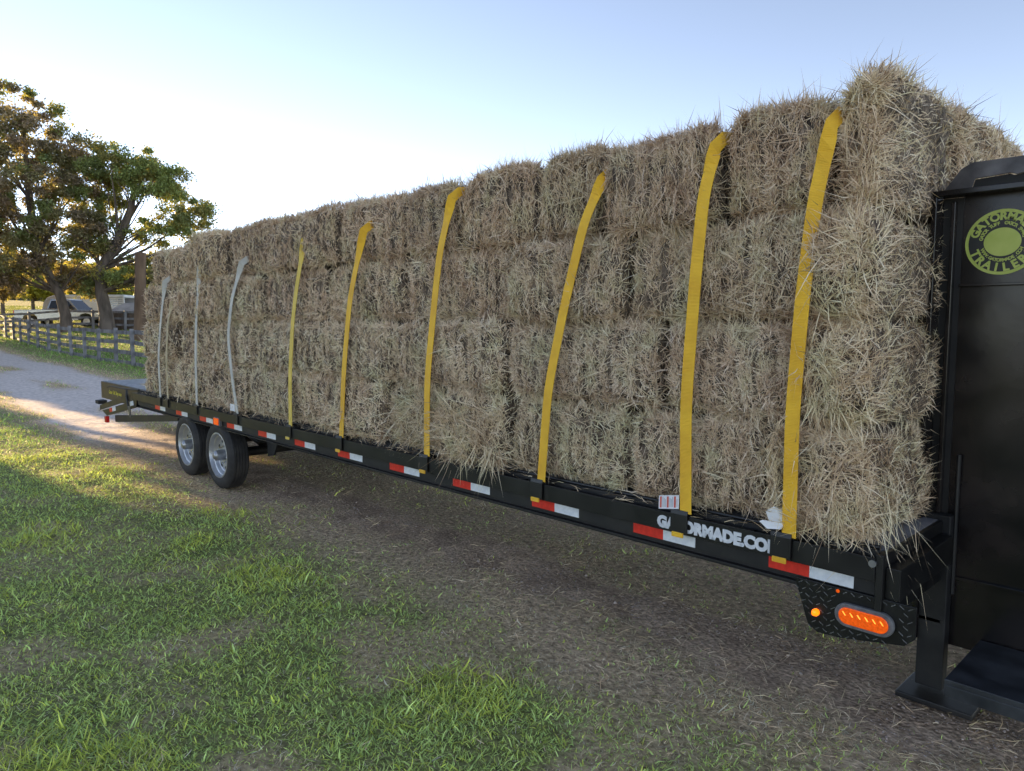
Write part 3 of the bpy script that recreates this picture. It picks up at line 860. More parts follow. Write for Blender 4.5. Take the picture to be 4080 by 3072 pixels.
for x in (-8.215, -9.215):
    wheel(x, 0.035, 0.387, -1)
    wheel(x, YF - 0.035, 0.387, 1)
    MB().tube([(x, 0.2, 0.387), (x, YF - 0.2, 0.387)], 0.055, 12).build('axle', M['dusty_black'], tr, smooth=True)
for y in (0.55, YF - 0.55):
    MB().tube([(-9.75, y, 0.56), (-9.215, y, 0.47), (-8.72, y, 0.57), (-8.215, y, 0.47), (-7.7, y, 0.56)], 0.035, 8).box(-9.9, -7.55, y - 0.05, y + 0.05, 0.58, 0.70).build('leaf_spring', M['dusty_black'], tr)
MB().prism([(-7.62, 0.69), (-7.30, 0.69), (-7.45, 0.45), (-7.6, 0.42)], 0.35, 0.37).build('mud_bracket', M['black_matte'], tr)

# front end: light plate, header, neck
lp = empty('light_plate', (0, 0, 0), parent=tr)
MB().prism([(-1.445, 0.735), (-0.93, 0.735), (-0.93, 0.60), (-0.97, 0.56), (-1.05, 0.545), (-1.24, 0.51), (-1.33, 0.505), (-1.375, 0.53)], 0.016, 0.026).build('plate', M['tread_plate'], lp, bevel=0.002)
tp = MB()
for i in range(16):
    for j in range(8):
        x = -1.43 + 0.033 * i + 0.0165 * (j % 2); z = 0.525 + 0.028 * j
        if x > -0.945 or z > 0.725 or (z < 0.60 and x < -1.445 + (0.735 - z) * 0.36) or (x > -1.02 and z < 0.58): continue
        if -1.262 < x < -1.0 and 0.555 < z < 0.70: continue
        d_ = 1 if (i + j) % 2 else -1
        tp.prism([(x - 0.009, z - 0.006 * d_ - 0.002), (x + 0.009, z + 0.006 * d_ - 0.002), (x + 0.009, z + 0.006 * d_ + 0.002), (x - 0.009, z - 0.006 * d_ + 0.002)], 0.0135, 0.0165)
o = tp.build('tread_bar', M['tread_bar'], lp); tag(o, kind='stuff')
def oval(mb, cx, cz, w_, h_, y0, y1, n=14):
    pts = []
    r = h_ / 2
    for k in range(n + 1):
        a_ = -math.pi / 2 + math.pi * k / n; pts.append((cx + w_ / 2 - r + r * math.cos(a_), cz + r * math.sin(a_)))
    for k in range(n + 1):
        a_ = math.pi / 2 + math.pi * k / n; pts.append((cx - w_ / 2 + r + r * math.cos(a_), cz + r * math.sin(a_)))
    return mb.prism(pts, y0, y1)
tl = empty('turn_lamp', (-1.128, 0.0, 0.630), parent=tr)
oval(MB(), 0, 0, 0.245, 0.105, -0.006, 0.0155).build('bezel', M['bezel_grey'], tl, bevel=0.004)
oval(MB(), 0, 0, 0.205, 0.073, -0.014, -0.0065).build('lens', M['amber'], tl, bevel=0.003)
for k in range(6):
    x = -0.078 + 0.031 * k
    MB().prism([(x - 0.008, 0.018), (x - 0.003, 0.018), (x + 0.009, 0.002), (x + 0.004, 0.002)], -0.0155, -0.0145).build('led', M['amber_led'], tl)
ml = empty('marker_lamp', (-1.338, 0.0, 0.598), parent=tr)
MB().lathe([(0.0, -0.012), (0.012, -0.009), (0.016, 0.002), (0.016, 0.0155)], (0, 0, 0), 20).build('lens', M['amber_lit'], ml, smooth=True)
MB().box(-1.09, -1.06, 0.0, YF, 0.62, 0.925).build('header_beam', M['black_paint'], tr, bevel=0.003)
MB().box(-1.059, -1.0, 0.03, 0.75, 0.735, 0.87).build('front_step', M['tread_plate'], tr, bevel=0.003)
MB().tube([(-1.10, -0.012, 0.885), (-1.10, 0.0, 0.885)], 0.016, 10).build('bolt', M['hub_metal'], tr, smooth=True)
MB().tube([(-1.245, 0.010, 0.722), (-1.245, 0.0125, 0.722)], 0.008, 8).build('marker_dot', M['amber'], tr)

nk = empty('gooseneck', (0, 0, 0), parent=tr)
NY = 0.87
MB().box(-1.06, 0.30, NY, NY + 0.012, 0.28, 2.52).build('web_plate', M['neck_paint'], nk)
MB().box(-1.172, -1.148, NY - 0.11, NY + 0.02, 0.30, 2.50).build('rear_flange', M['neck_paint'], nk, bevel=0.004)
MB().box(-1.147, -1.061, NY - 0.004, NY + 0.01, 0.30, 2.50).build('filler_strip', M['dusty_black'], nk)
MB().box(-1.105, -1.085, NY - 0.045, NY - 0.005, 0.95, 2.48).build('stiffener', M['neck_paint'], nk, bevel=0.004)
MB().box(-1.172, 0.30, NY - 0.11, NY - 0.001, 2.501, 2.527).build('top_flange', M['neck_paint'], nk, bevel=0.003)
MB().box(-1.06, 0.30, NY - 0.035, NY - 0.001, 2.072, 2.084).build('rib', M['neck_paint'], nk, bevel=0.002)
MB().box(-1.04, 0.30, NY - 0.018, NY - 0.001, 0.62, 0.64).build('rib', M['neck_paint'], nk, bevel=0.002)
MB().tube([(-1.02, NY - 0.02, 0.55), (-1.02, NY - 0.02, 1.25)], 0.011, 8).build('conduit', M['dusty_black'], nk, smooth=True)
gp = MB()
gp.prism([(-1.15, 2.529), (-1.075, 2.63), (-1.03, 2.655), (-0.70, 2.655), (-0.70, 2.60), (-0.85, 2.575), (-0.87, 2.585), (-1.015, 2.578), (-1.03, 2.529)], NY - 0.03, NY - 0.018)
gp.build('gusset', M['lightened_grey'], nk, bevel=0.002)  # sky reflection painted in as a lighter grey
MB().prism([(-1.029, 2.529), (-1.016, 2.575), (-0.875, 2.582), (-0.86, 2.574), (-0.70, 2.598), (-0.70, 2.529)], NY - 0.016, NY - 0.012).build('slot_back', M['black_matte'], nk)
# second neck upright
MB().box(-1.06, 0.30, 1.74, 1.752, 0.28, 2.52).box(-1.172, -1.148, 1.66, 1.85, 0.30, 2.50).build('web_plate', M['neck_paint'], nk)
MB().box(0.301, 0.33, NY - 0.11, 1.85, 0.28, 2.52).build('front_flange', M['black_paint'], nk)
# landing leg with its foot, and the low step plate
lg = empty('landing_leg', (0, 0, 0), parent=tr)
MB().box(-1.15, -1.025, 0.79, 0.865, 0.06, 0.95).build('leg_tube', M['black_matte'], lg, bevel=0.006)
MB().box(-1.20, -0.86, 0.66, 0.95, 0.02, 0.05).build('foot', M['dusty_black'], lg, bevel=0.006)
MB().box(-0.89, 0.25, 0.30, 0.86, 0.325, 0.35).box(-0.89, 0.25, 0.30, 0.312, 0.27, 0.325).build('step_plate', M['step_steel'], tr, bevel=0.003)

# round decal on the neck plate (lettering and ring only)
dc_ = empty('decal', (-0.895, NY - 0.004, 2.275), parent=nk)
def disc(rx, rz, y, name, mat, rx2=0.0, rz2=0.0, n=72):
    mb = MB()
    vs, fs = [], []
    for k in range(n):
        a_ = 2 * math.pi * k / n
        vs += [(rx * math.cos(a_), y, rz * math.sin(a_)), (rx2 * math.cos(a_), y, rz2 * math.sin(a_))]
    for k in range(n):
        j = (k + 1) % n; fs.append((2 * k, 2 * j, 2 * j + 1, 2 * k + 1))
    mb.add(vs, fs)
    return mb.build(name, mat, dc_)
DS = 1.0
disc(0.152, 0.152, 0.0, 'ring', M['decal_green'])
disc(0.138, 0.138, -0.0008, 'field', M['decal_black'])
disc(0.075, 0.066, -0.0016, 'centre', M['decal_green'])
def arc_text(s, r, a0, a1, size, mat, top=True, bold=0.0):
    n_ = len(s)
    for i, ch in enumerate(s):
        if ch == ' ': continue
        f = i / max(n_ - 1, 1)
        a_ = R(a0 + (a1 - a0) * f)
        x, z = r * math.cos(a_), r * math.sin(a_)
        rotz = (a_ - math.pi / 2) if top else (a_ + math.pi / 2)
        o = text_mesh('letter', ch, size, mat, dc_, (x, -0.0024, z), bold=bold, thick=0.0004)
        o.rotation_euler = (math.pi / 2, -rotz, 0)
arc_text('GATORMADE', 0.118, 158, 22, 0.050, M['decal_green'], True, 0.0022)
arc_text('TRAILERS', 0.119, 205, 335, 0.052, M['decal_green'], False, 0.0022)
arc_text('GATOR TUFF', 0.087, 168, 102, 0.021, M['decal_green'], True, 0.0008)
arc_text('GATOR SMART', 0.087, 82, 12, 0.021, M['decal_green'], True, 0.0008)
arc_text('WWW.GATORMADE.COM', 0.085, 205, 335, 0.020, M['decal_green'], False, 0.0008)

# ------------------------------------------------------------------ straps
def strap(pts, width, mat, label, tail=True, tagged=None, clamp=True):
    """pts: (x, y, z) up the face of the load"""
    e = empty('tie_down_strap', (0, 0, 0))
    tag(e, label, 'strap', 'straps over the hay load')
    x_t, y_t, z_t = pts[-1]
    path = list(pts) + [(x_t + 0.012, y_t + 0.06, z_t + 0.05), (x_t + 0.012, y_t + 0.22, z_t + 0.07), (x_t + 0.01, 0.6, min(z_t + 0.06, 2.80)), (x_t, 1.6, min(z_t + 0.10, 2.83)), (x_t, 2.55, min(z_t + 0.08, 2.80)), (x_t, YF + 0.03, 2.6), (x_t, YF + 0.02, 0.9)]
    # smooth the visible part
    vis = []
    for i in range(len(pts) - 1):
        for k in range(6):
            vis.append(tuple(np.array(pts[i]) + (np.array(pts[i + 1]) - np.array(pts[i])) * k / 6))
    vis += path[len(pts) - 1:]
    V = np.array(vis); n_ = len(V)
    for _ in range(2):
        k_ = len(pts) * 6 - 6
        V[1:k_] = 0.25 * V[0:k_ - 1] + 0.5 * V[1:k_] + 0.25 * V[2:k_ + 1]
    vs, fs = [], []
    h = width / 2; th = 0.0022
    for i, p in enumerate(V):
        t_ = V[min(i + 1, n_ - 1)] - V[max(i - 1, 0)]; t_ = t_ / np.linalg.norm(t_)
        sd = np.array([1.0, 0, 0]) - t_ * t_[0]; sd /= np.linalg.norm(sd)
        nr = np.cross(sd, t_)
        kv = len(pts) * 6 - 6
        tw = float(np.clip((i - (kv - 2.5)) / 3.0, 0, 1)) * 1.35      # turns edge-on where it dives between the bales
        if tw and i < kv + 3:
            sd, nr = sd * math.cos(tw) - nr * math.sin(tw), nr * math.cos(tw) + sd * math.sin(tw)
        for a_, b_ in ((-h, -th), (h, -th), (h, th), (-h, th)):
            vs.append(tuple(p + sd * a_ + nr * b_))
    for i in range(n_ - 1):
        for k in range(4):
            fs.append((4 * i + k, 4 * i + (k + 1) % 4, 4 * i + 4 + (k + 1) % 4, 4 * i + 4 + k))
    MB().add(vs, fs).build('webbing', mat, e)
    x0 = pts[0][0]
    if clamp:
        cw = 0.05
        xc = x0 - 0.035
        pr = []
        # hook that folds over the rub rail
        prof = [(0.050, 0.912), (0.046, 0.935), (0.030, 0.948), (0.004, 0.946), (-0.014, 0.936), (-0.020, 0.915), (-0.022, 0.815)]
        inner = [(-0.012, 0.815), (-0.010, 0.915), (0.004, 0.934), (0.030, 0.936), (0.038, 0.928), (0.042, 0.912)]
        pl = prof + inner
        m_ = len(pl)
        vs = [(xc - cw, y, z) for y, z in pl] + [(xc + cw, y, z) for y, z in pl]
        fs = [tuple(range(m_)), tuple(range(2 * m_ - 1, m_ - 1, -1))] + [(i + m_, (i + 1) % m_ + m_, (i + 1) % m_, i) for i in range(m_)]
        MB().add(vs, fs).build('rail_hook', M['black_paint'], e, bevel=0.002)
        if tail:
            MB().box(xc - 0.034, xc + 0.034, -0.034, -0.0225, 0.797, 0.823).build('hook_tab', mat, e, bevel=0.004)
    if tagged == 'warning':
        tg = empty('warning_tag', (x0 - 0.03, -0.012, 0.955), parent=e); tg.rotation_euler = (R(-15), R(-10), 0)
        MB().box(-0.135, -0.01, -0.001, 0.001, -0.012, 0.058).build('card', M['tag_white'], tg)
        for k in range(3):
            MB().box(-0.128 + k * 0.044, -0.116 + k * 0.044, -0.0022, -0.0014, -0.006, 0.052).build('red_band', M['tag_red'], tg)
            for q in range(3):
                xx = -0.110 + k * 0.044 + q * 0.008
                if xx < -0.015: MB().box(xx, xx + 0.003, -0.002, -0.0014, -0.004, 0.050 - 0.006 * ((q + k) % 3)).build('print_line', M['tag_grey'], tg)
    if tagged == 'blank':
        tg = empty('paper_tag', (x0 - 0.035, -0.012, 0.985), parent=e)
        MB().add([(-0.075, -0.012, 0.040), (-0.035, -0.008, 0.068), (0.005, 0.0, 0.050), (0.01, 0.0, -0.002), (-0.055, -0.014, -0.002)], [(0, 1, 2, 3, 4)]).build('upper_leaf', M['tag_white'], tg)
        MB().add([(-0.10, -0.02, -0.012), (-0.085, -0.016, -0.004), (0.01, 0.0, -0.006), (0.005, -0.012, -0.032), (-0.06, -0.022, -0.040)], [(0, 1, 2, 3, 4)]).build('lower_leaf', M['tag_white'], tg)
    if tagged == 'plain':
        tg = MB().box(x0 - 0.16, x0 - 0.04, -0.02, -0.018, 0.955, 1.03).build('paper_tag', M['tag_white'], e)
    return e

yF = -0.028
strap([(-9.92, -0.01, 0.93), (-9.88, yF, 1.45), (-9.74, yF, 1.9), (-9.58, yF + 0.02, 2.40)], 0.062, M['strap_glare'], 'pale strap closest to the rear end of the hay load', tail=False)
strap([(-9.64, -0.01, 0.93), (-9.58, yF, 1.45), (-9.48, yF, 1.9), (-9.39, yF + 0.03, 2.13)], 0.060, M['strap_tan'], 'tan strap just ahead of the rearmost pale strap', tail=False)
strap([(-8.66, -0.01, 0.93), (-8.60, yF, 1.45), (-8.54, yF, 1.9), (-8.42, yF + 0.02, 2.52)], 0.062, M['strap_glare'], 'straight pale strap above the rear wheel', tail=False)
strap([(-7.52, -0.01, 0.93), (-7.58, yF, 1.3), (-7.63, yF - 0.01, 1.75), (-7.52, yF, 2.15), (-7.32, yF + 0.03, 2.50)], 0.062, M['strap_glare'], 'bowed pale strap just ahead of the front wheel', tail=False, tagged='plain')
strap([(-6.32, -0.01, 0.93), (-6.27, yF, 1.4), (-6.17, yF - 0.01, 1.9), (-6.10, yF, 2.2), (-5.97, yF + 0.02, 2.62)], 0.062, M['strap_faded'], 'thin faded yellow strap, rearmost of the yellow ones', tail=True)
strap([(-5.40, -0.01, 0.93), (-5.31, yF, 1.5), (-5.19, yF, 2.1), (-5.0, yF + 0.02, 2.62)], 0.064, M['strap_yellow'], 'yellow strap, second of the yellow ones from the rear')
strap([(-4.20, -0.01, 0.93), (-4.15, yF - 0.01, 1.5), (-4.06, yF, 2.1), (-4.00, yF, 2.4), (-3.905, yF + 0.03, 2.74)], 0.064, M['strap_yellow'], 'yellow strap in the middle of the load, ending at the drooping straw')
strap([(-3.04, -0.01, 0.93), (-2.96, yF - 0.01, 1.5), (-2.84, yF, 2.0), (-2.70, yF, 2.45), (-2.595, yF + 0.03, 2.68)], 0.064, M['strap_yellow'], 'strongly slanted yellow strap, third from the gooseneck')
strap([(-2.012, -0.01, 0.925), (-2.01, yF - 0.005, 1.5), (-1.975, yF, 2.1), (-1.94, yF, 2.5), (-1.905, yF + 0.04, 2.74)], 0.066, M['strap_yellow'], 'wide yellow strap with a red and white warning tag, second from the gooseneck', tagged='warning')
strap([(-1.465, -0.01, 0.92), (-1.455, yF - 0.01, 1.5), (-1.43, yF - 0.005, 2.0), (-1.395, yF, 2.4), (-1.345, yF + 0.03, 2.74)], 0.066, M['strap_yellow'], 'wide yellow strap with white paper tags, nearest the gooseneck', tagged='blank')

# ------------------------------------------------------------------ trees
def make_tree(name, label, base, trunk, crowns, n_leaf, leaf, tints, seed, group=None, bark='bark', limbs=None, cat='tree', clump_r=0.75):
    """base (x,y); trunk: list of (dx,dy,z,r); crowns: list of (dx,dy,z,rx,ry,rz,weight)"""
    rs = np.random.default_rng(seed)
    z0 = float(terrain(np.array([base[0]]), np.array([base[1]]))[0])
    e = empty(name, (base[0], base[1], z0)); tag(e, label, cat, group)
    tm = MB().tube([(a, b, c) for a, b, c, _ in trunk], [r for *_, r in trunk], 12)
    tm.build('trunk', M[bark], e, smooth=True)
    cl, wt = [], []
    for (dx, dy, z, rx, ry, rz, wg) in crowns:
        k = max(4, int(wg))
        u = rs.normal(0, 1, (k, 3)); u /= np.linalg.norm(u, axis=1)[:, None]
        rad = rs.random((k, 1)) ** 0.45
        cl.append(np.array([dx, dy, z]) + u * rad * np.array([rx, ry, rz]))
    C_ = np.concatenate(cl)
    # limbs from the trunk into the crown
    lm = MB()
    nl = limbs or 10
    pick = rs.choice(len(C_), min(len(C_), nl * 4), replace=False)
    tp_ = np.array([(a, b, c) for a, b, c, _ in trunk])
    for q, i in enumerate(pick):
        tgt = C_[i]
        cand = tp_[len(tp_) // 3:]
        st = cand[np.argmin(np.abs(cand[:, 2] - tgt[2] * 0.62))]
        mid = st + (tgt - st) * 0.5 + rs.normal(0, 0.25, 3) + np.array([0, 0, 0.15])
        r0 = 0.11 if q < nl else 0.045
        lm.tube([st, st + (mid - st) * 0.5 + rs.normal(0, .08, 3), mid, mid + (tgt - mid) * .55 + rs.normal(0, .1, 3), tgt], [r0, r0 * 0.8, r0 * 0.55, r0 * 0.35, r0 * 0.12], 6)
    lm.build('limb', M[bark], e, smooth=True)
    # leaves
    per = n_leaf // len(C_)
    cr = rs.uniform(0.55, 1.25, len(C_)) * clump_r
    pos = np.repeat(C_, per, axis=0) + rs.normal(0, 0.55, (len(C_) * per, 3)) * np.repeat(cr, per)[:, None] * np.array([1, 1, 0.75])
    n_ = len(pos)
    a_ = rs.normal(0, 1, (n_, 3)); a_ /= np.linalg.norm(a_, axis=1)[:, None]
    b_ = rs.normal(0, 1, (n_, 3)); b_ -= a_ * (a_ * b_).sum(1)[:, None]; b_ /= np.linalg.norm(b_, axis=1)[:, None]
    sz = leaf * rs.uniform(0.6, 1.4, n_)[:, None]
    V = np.stack([pos - a_ * sz, pos + b_ * sz * 0.5, pos + a_ * sz, pos - b_ * sz * 0.5], 1).reshape(-1, 3)
    F = np.arange(n_ * 4).reshape(-1, 4)
    ct = np.array(tints)[rs.integers(0, len(tints), len(C_))]
    cc = np.repeat(ct, per, axis=0) * rs.uniform(0.7, 1.3, (n_, 1))
    o = np_mesh('crown', V, F, M['leaf'], e, colors=np.repeat(cc, 4, axis=0))
    return e

DK = [(0.24, 0.22, 0.12), (0.26, 0.21, 0.15), (0.28, 0.21, 0.16), (0.20, 0.25, 0.10)]
GN = [(0.22, 0.28, 0.10), (0.26, 0.33, 0.11), (0.30, 0.28, 0.10), (0.20, 0.24, 0.10)]
YG = [(0.34, 0.36, 0.06), (0.40, 0.37, 0.06), (0.28, 0.32, 0.06)]

# view axes help place crowns: RT is to the right in the picture, FH away from it
def off(r_, f_):
    v = right * r_ + fh * f_
    return v.x, v.y
def cr(r_, f_, z, a_, c_, wg):
    x, y = off(r_, f_); return (x, y, z, a_, a_, c_, wg)

tx, ty = -50.7, 7.7
make_tree('maple_tree', 'tall dark spreading tree at the left edge, shading the parked pickup', (tx, ty),
          [(0, 0, -0.3, 0.42), (0, 0, 1.0, 0.31), (*off(-0.3, 0), 2.3, 0.27), (*off(-1.5, 0), 4.6, 0.24), (*off(-1.8, 0), 8, 0.2), (*off(-1.9, 0), 12, 0.08)],
          [cr(-2.0, 0, 12.2, 2.4, 2.7, 52), cr(-4.9, 0, 10.0, 2.8, 2.7, 50), cr(0.2, 0.5, 9.4, 2.9, 2.5, 60), cr(-2.4, -1, 7.4, 4.0, 2.1, 60), cr(-5.2, 0, 5.6, 2.6, 2.2, 40), cr(1.2, 0, 6.2, 2.4, 1.6, 34), cr(-1.6, 0.5, 4.4, 3.4, 1.5, 40), cr(-3.6, 0.5, 3.0, 2.2, 1.0, 22), cr(0.6, 0.6, 3.0, 1.5, 0.9, 14)],
          95000, 0.092, DK, 3, 'large trees beyond the lane', clump_r=0.5)
tx, ty = -49.0, 9.5
make_tree('open_limbed_tree', 'broad green tree with forked limbs showing against the bright sky', (tx, ty),
          [(0, 0, -0.3, 0.55), (0, 0, 1.0, 0.39), (*off(-0.25, 0), 2.4, 0.34), (*off(-0.2, 0), 3.8, 0.32), (*off(0.9, 0), 5.4, 0.30), (*off(1.8, 0), 7.4, 0.20), (*off(2.2, 0), 9.5, 0.08)],
          [cr(1.4, 0, 10.0, 2.3, 1.5, 46), cr(3.7, 0, 8.9, 1.8, 1.5, 40), cr(4.9, 0.3, 6.8, 1.7, 1.4, 34), cr(6.6, 0.3, 4.9, 1.7, 1.0, 30), cr(-0.6, 1.0, 8.0, 1.8, 1.6, 28), cr(3.4, 0.8, 4.0, 2.2, 0.9, 26), cr(-0.8, 0, 5.6, 1.5, 1.3, 18), cr(1.0, 0.6, 3.2, 2.2, 0.8, 22), cr(5.8, 0, 3.4, 2.0, 0.8, 24), cr(2.4, 0.5, 6.2, 1.6, 1.0, 12)],
          70000, 0.082, GN, 5, 'large trees beyond the lane', limbs=16, clump_r=0.46)
# broken snag trunk
z0 = float(terrain(np.array([-41.1]), np.array([9.1]))[0])
sn = empty('tree_snag', (-41.1, 9.1, z0)); tag(sn, 'bare brown tree trunk with its top cut flat, behind the rear bales', 'tree trunk')
MB().tube([(*off(0.10, 0), -0.3, 0.62), (*off(0.05, 0), 0.6, 0.5), (0, 0, 2.0, 0.42), (*off(0.05, 0), 3.2, 0.40), (*off(0.12, 0), 4.62, 0.40)] and [(*off(0.10, 0), -0.3), (*off(0.05, 0), 0.6), (0, 0, 2.0), (*off(0.05, 0), 3.2), (*off(0.12, 0), 4.55)], [0.55, 0.42, 0.29, 0.27, 0.27], 14).build('trunk', M['bark_brown'], sn, smooth=True)

# sunlit smaller trees in the pasture
for i, (u_, Z_, h_, lab) in enumerate([(150, 78, 5.5, 'small golden sunlit tree behind the pickup bed'), (30, 70, 6.5, 'golden sunlit tree at the far left behind the fence'), (335, 84, 6.0, 'yellow sunlit tree between the two big trunks'),
                                       (505, 74, 5.2, 'bushy yellow-green tree above the small shed'), (-60, 90, 8.0, 'tall golden tree past the left edge of the pickup')]):
    q = CAM + Z_ * (FW + (u_ - 2040) / 2880 * RT)
    make_tree('young_tree', lab, (q[0], q[1]), [(0, 0, -0.3, 0.2), (0, 0, 1.2, 0.16), (0.1, 0, 2.6, 0.12), (0.1, 0.1, h_ * 0.8, 0.04)],
              [(0, 0, h_ * 0.62, 2.2, 2.2, h_ * 0.34, 46), (0.8, 0.6, h_ * 0.45, 1.9, 1.9, 1.2, 22)], 5200, 0.22, YG, 40 + i, 'sunlit trees in the pasture', limbs=5)

# unseen shade trees; shrubs and the low-crowned tree are added to shape the sunlight
for i, (x, y, h_, zb, rr, lab) in enumerate([(-39.0, -3.8, 10.5, 3.5, 4.0, 'shade tree with a high crown standing at the left side of the lane'), (-40, -10.5, 12, 2.4, 4.8, 'broad lawn tree to the left of the lane'),
                                         (-43, -19.5, 13, 2.4, 5.0, 'second broad lawn tree, farther left of the lane'), (-62, -0.6, 12, 1.6, 4.0, 'unseen low-crowned tree added to shade the fence and lane')]):
    make_tree('lawn_tree', lab, (x, y), [(0, 0, -0.3, 0.3), (0, 0, 1.5, 0.24), (0.2, 0, 4, 0.2), (0.2, 0.2, h_ * 0.8, 0.08)],
              [(0, 0, (h_ + zb) / 2, rr, rr, (h_ - zb) / 2 * 0.9, 110), (0, 0, zb + 0.9, rr, rr, 0.7, 60)], 9000, 0.42, GN, 60 + i, 'shade trees left of the lane', limbs=8, clump_r=0.8)
for i in range(8):  # unseen shrub row added to narrow the sunlit band
    y = -7.3 - 1.75 * i
    make_tree('sun_block_shrub', ORD[i] + ' unseen tall rounded shrub in the row added to block sun', (-37.0 + 0.3 * (i % 2), y), [(0, 0, -0.2, 0.12), (0, 0, 1.2, 0.09), (0, 0.1, 3.0, 0.03)],
              [(0, 0, 2.3, 1.35, 1.35, 2.4, 80)], 4000, 0.34, GN, 80 + i, 'unseen shrubs added to block the sun', limbs=4, cat='shrub', clump_r=0.5)
make_tree('sun_block_shrub', 'single unseen tall shrub added beside the lane to block low sun', (-38.5, -1.2), [(0, 0, -0.2, 0.12), (0, 0, 1.2, 0.09), (0, 0.1, 3.0, 0.03)],
          [(0, 0, 2.0, 1.1, 1.1, 2.2, 70)], 3500, 0.3, GN, 99, 'unseen shrubs added to block the sun', limbs=4, cat='shrub', clump_r=0.45)

# far woods, one mass; haze grey put into the leaf colour
q = rng.random((60, 1))
fw_c = []
for i in range(36):
    u_ = -200 + 1300 * i / 35 + rng.uniform(-12, 12); Z_ = rng.uniform(190, 240)
    p = CAM + Z_ * (FW + (u_ - 2040) / 2880 * RT)
    zt = float(terrain(np.array([p[0]]), np.array([p[1]]))[0])
    hh = rng.uniform(7, 12)
    fw_c.append(np.column_stack([p[0] + rng.normal(0, 3.0, 420), p[1] + rng.normal(0, 3.0, 420), zt + hh * rng.random(420) ** 0.8]))
pos = np.concatenate(fw_c); n_ = len(pos)
a_ = rng.normal(0, 1, (n_, 3)); b_ = np.cross(a_, rng.normal(0, 1, (n_, 3)))
a_ /= np.linalg.norm(a_, axis=1)[:, None]; b_ /= np.linalg.norm(b_, axis=1)[:, None]
V = np.stack([pos - a_ * 0.9, pos + b_ * 0.6, pos + a_ * 0.9, pos - b_ * 0.6], 1).reshape(-1, 3)
o = np_mesh('far_woods', V, np.arange(n_ * 4).reshape(-1, 4), M['leaf'], colors=np.repeat(np.array([[0.10, 0.12, 0.11]]) * rng.uniform(0.7, 1.3, (n_, 1)), 4, axis=0))
tag(o, 'distant grey-green woods behind the pasture', 'woods', kind='stuff')

# ------------------------------------------------------------------ fences
def T(x, y): return float(terrain(np.array([x]), np.array([y]))[0])
def board(name, p, q, h_, th, mat, parent):
    p, q = Vector(p), Vector(q); d = (q - p); s_ = Vector((d.y, -d.x, 0)).normalized() * th / 2; u_ = Vector((0, 0, h_ / 2))
    vs = [p - s_ - u_, p + s_ - u_, p + s_ + u_, p - s_ + u_, q - s_ - u_, q + s_ - u_, q + s_ + u_, q - s_ + u_]
    MB().add(vs, [(0, 1, 2, 3), (7, 6, 5, 4), (0, 4, 5, 1), (1, 5, 6, 2), (2, 6, 7, 3), (3, 7, 4, 0)]).build(name, mat, parent)
def fence(label, pts, hgt, rails, boardh, pw, mat):
    e = empty('board_fence', (0, 0, 0)); tag(e, label, 'fence', 'board fences')
    tops = []
    for (x, y) in pts:
        z = T(x, y); lx, ly = random.uniform(-0.06, 0.06), random.uniform(-0.04, 0.04); h_ = hgt * random.uniform(0.97, 1.04)
        vs = []
        for k, zz in enumerate((z - 0.2, z + h_)):
            for a_, b_ in ((-1, -1), (1, -1), (1, 1), (-1, 1)):
                vs.append((x + a_ * pw / 2 + k * lx, y + b_ * pw / 2 + k * ly, zz))
        MB().add(vs, [(3, 2, 1, 0), (4, 5, 6, 7), (0, 1, 5, 4), (1, 2, 6, 5), (2, 3, 7, 6), (3, 0, 4, 7)]).build('post', mat, e)
        tops.append((x, y, z))
    for (a_, b_) in zip(tops[:-1], tops[1:]):
        d = Vector((b_[0] - a_[0], b_[1] - a_[1], 0)).normalized(); s_ = Vector((-d.y, d.x, 0)) * (pw / 2 + 0.016)
        if s_.y < 0: s_ = -s_
        for rz in rails:
            board('board', (a_[0] + s_.x, a_[1] + s_.y, a_[2] + rz + random.uniform(-0.03, 0.03)), (b_[0] + s_.x, b_[1] + s_.y, b_[2] + rz + random.uniform(-0.03, 0.03)), boardh, 0.03, mat, e)
    return e
fence('weathered grey board fence along the lane, four boards high', [(-24.9 - 2.13 * k, 4.6 + random.uniform(-0.03, 0.03)) for k in range(15)], 1.30, [0.10, 0.47, 0.83, 1.19], 0.135, 0.11, M['old_wood'])
fence('farther weathered fence of three boards in front of the pickup', [(-52.05 + 1.41 * k, 7.73 + 1.42 * k) for k in range(-2, 5)], 1.30, [0.42, 0.80, 1.20], 0.13, 0.14, M['old_wood'])

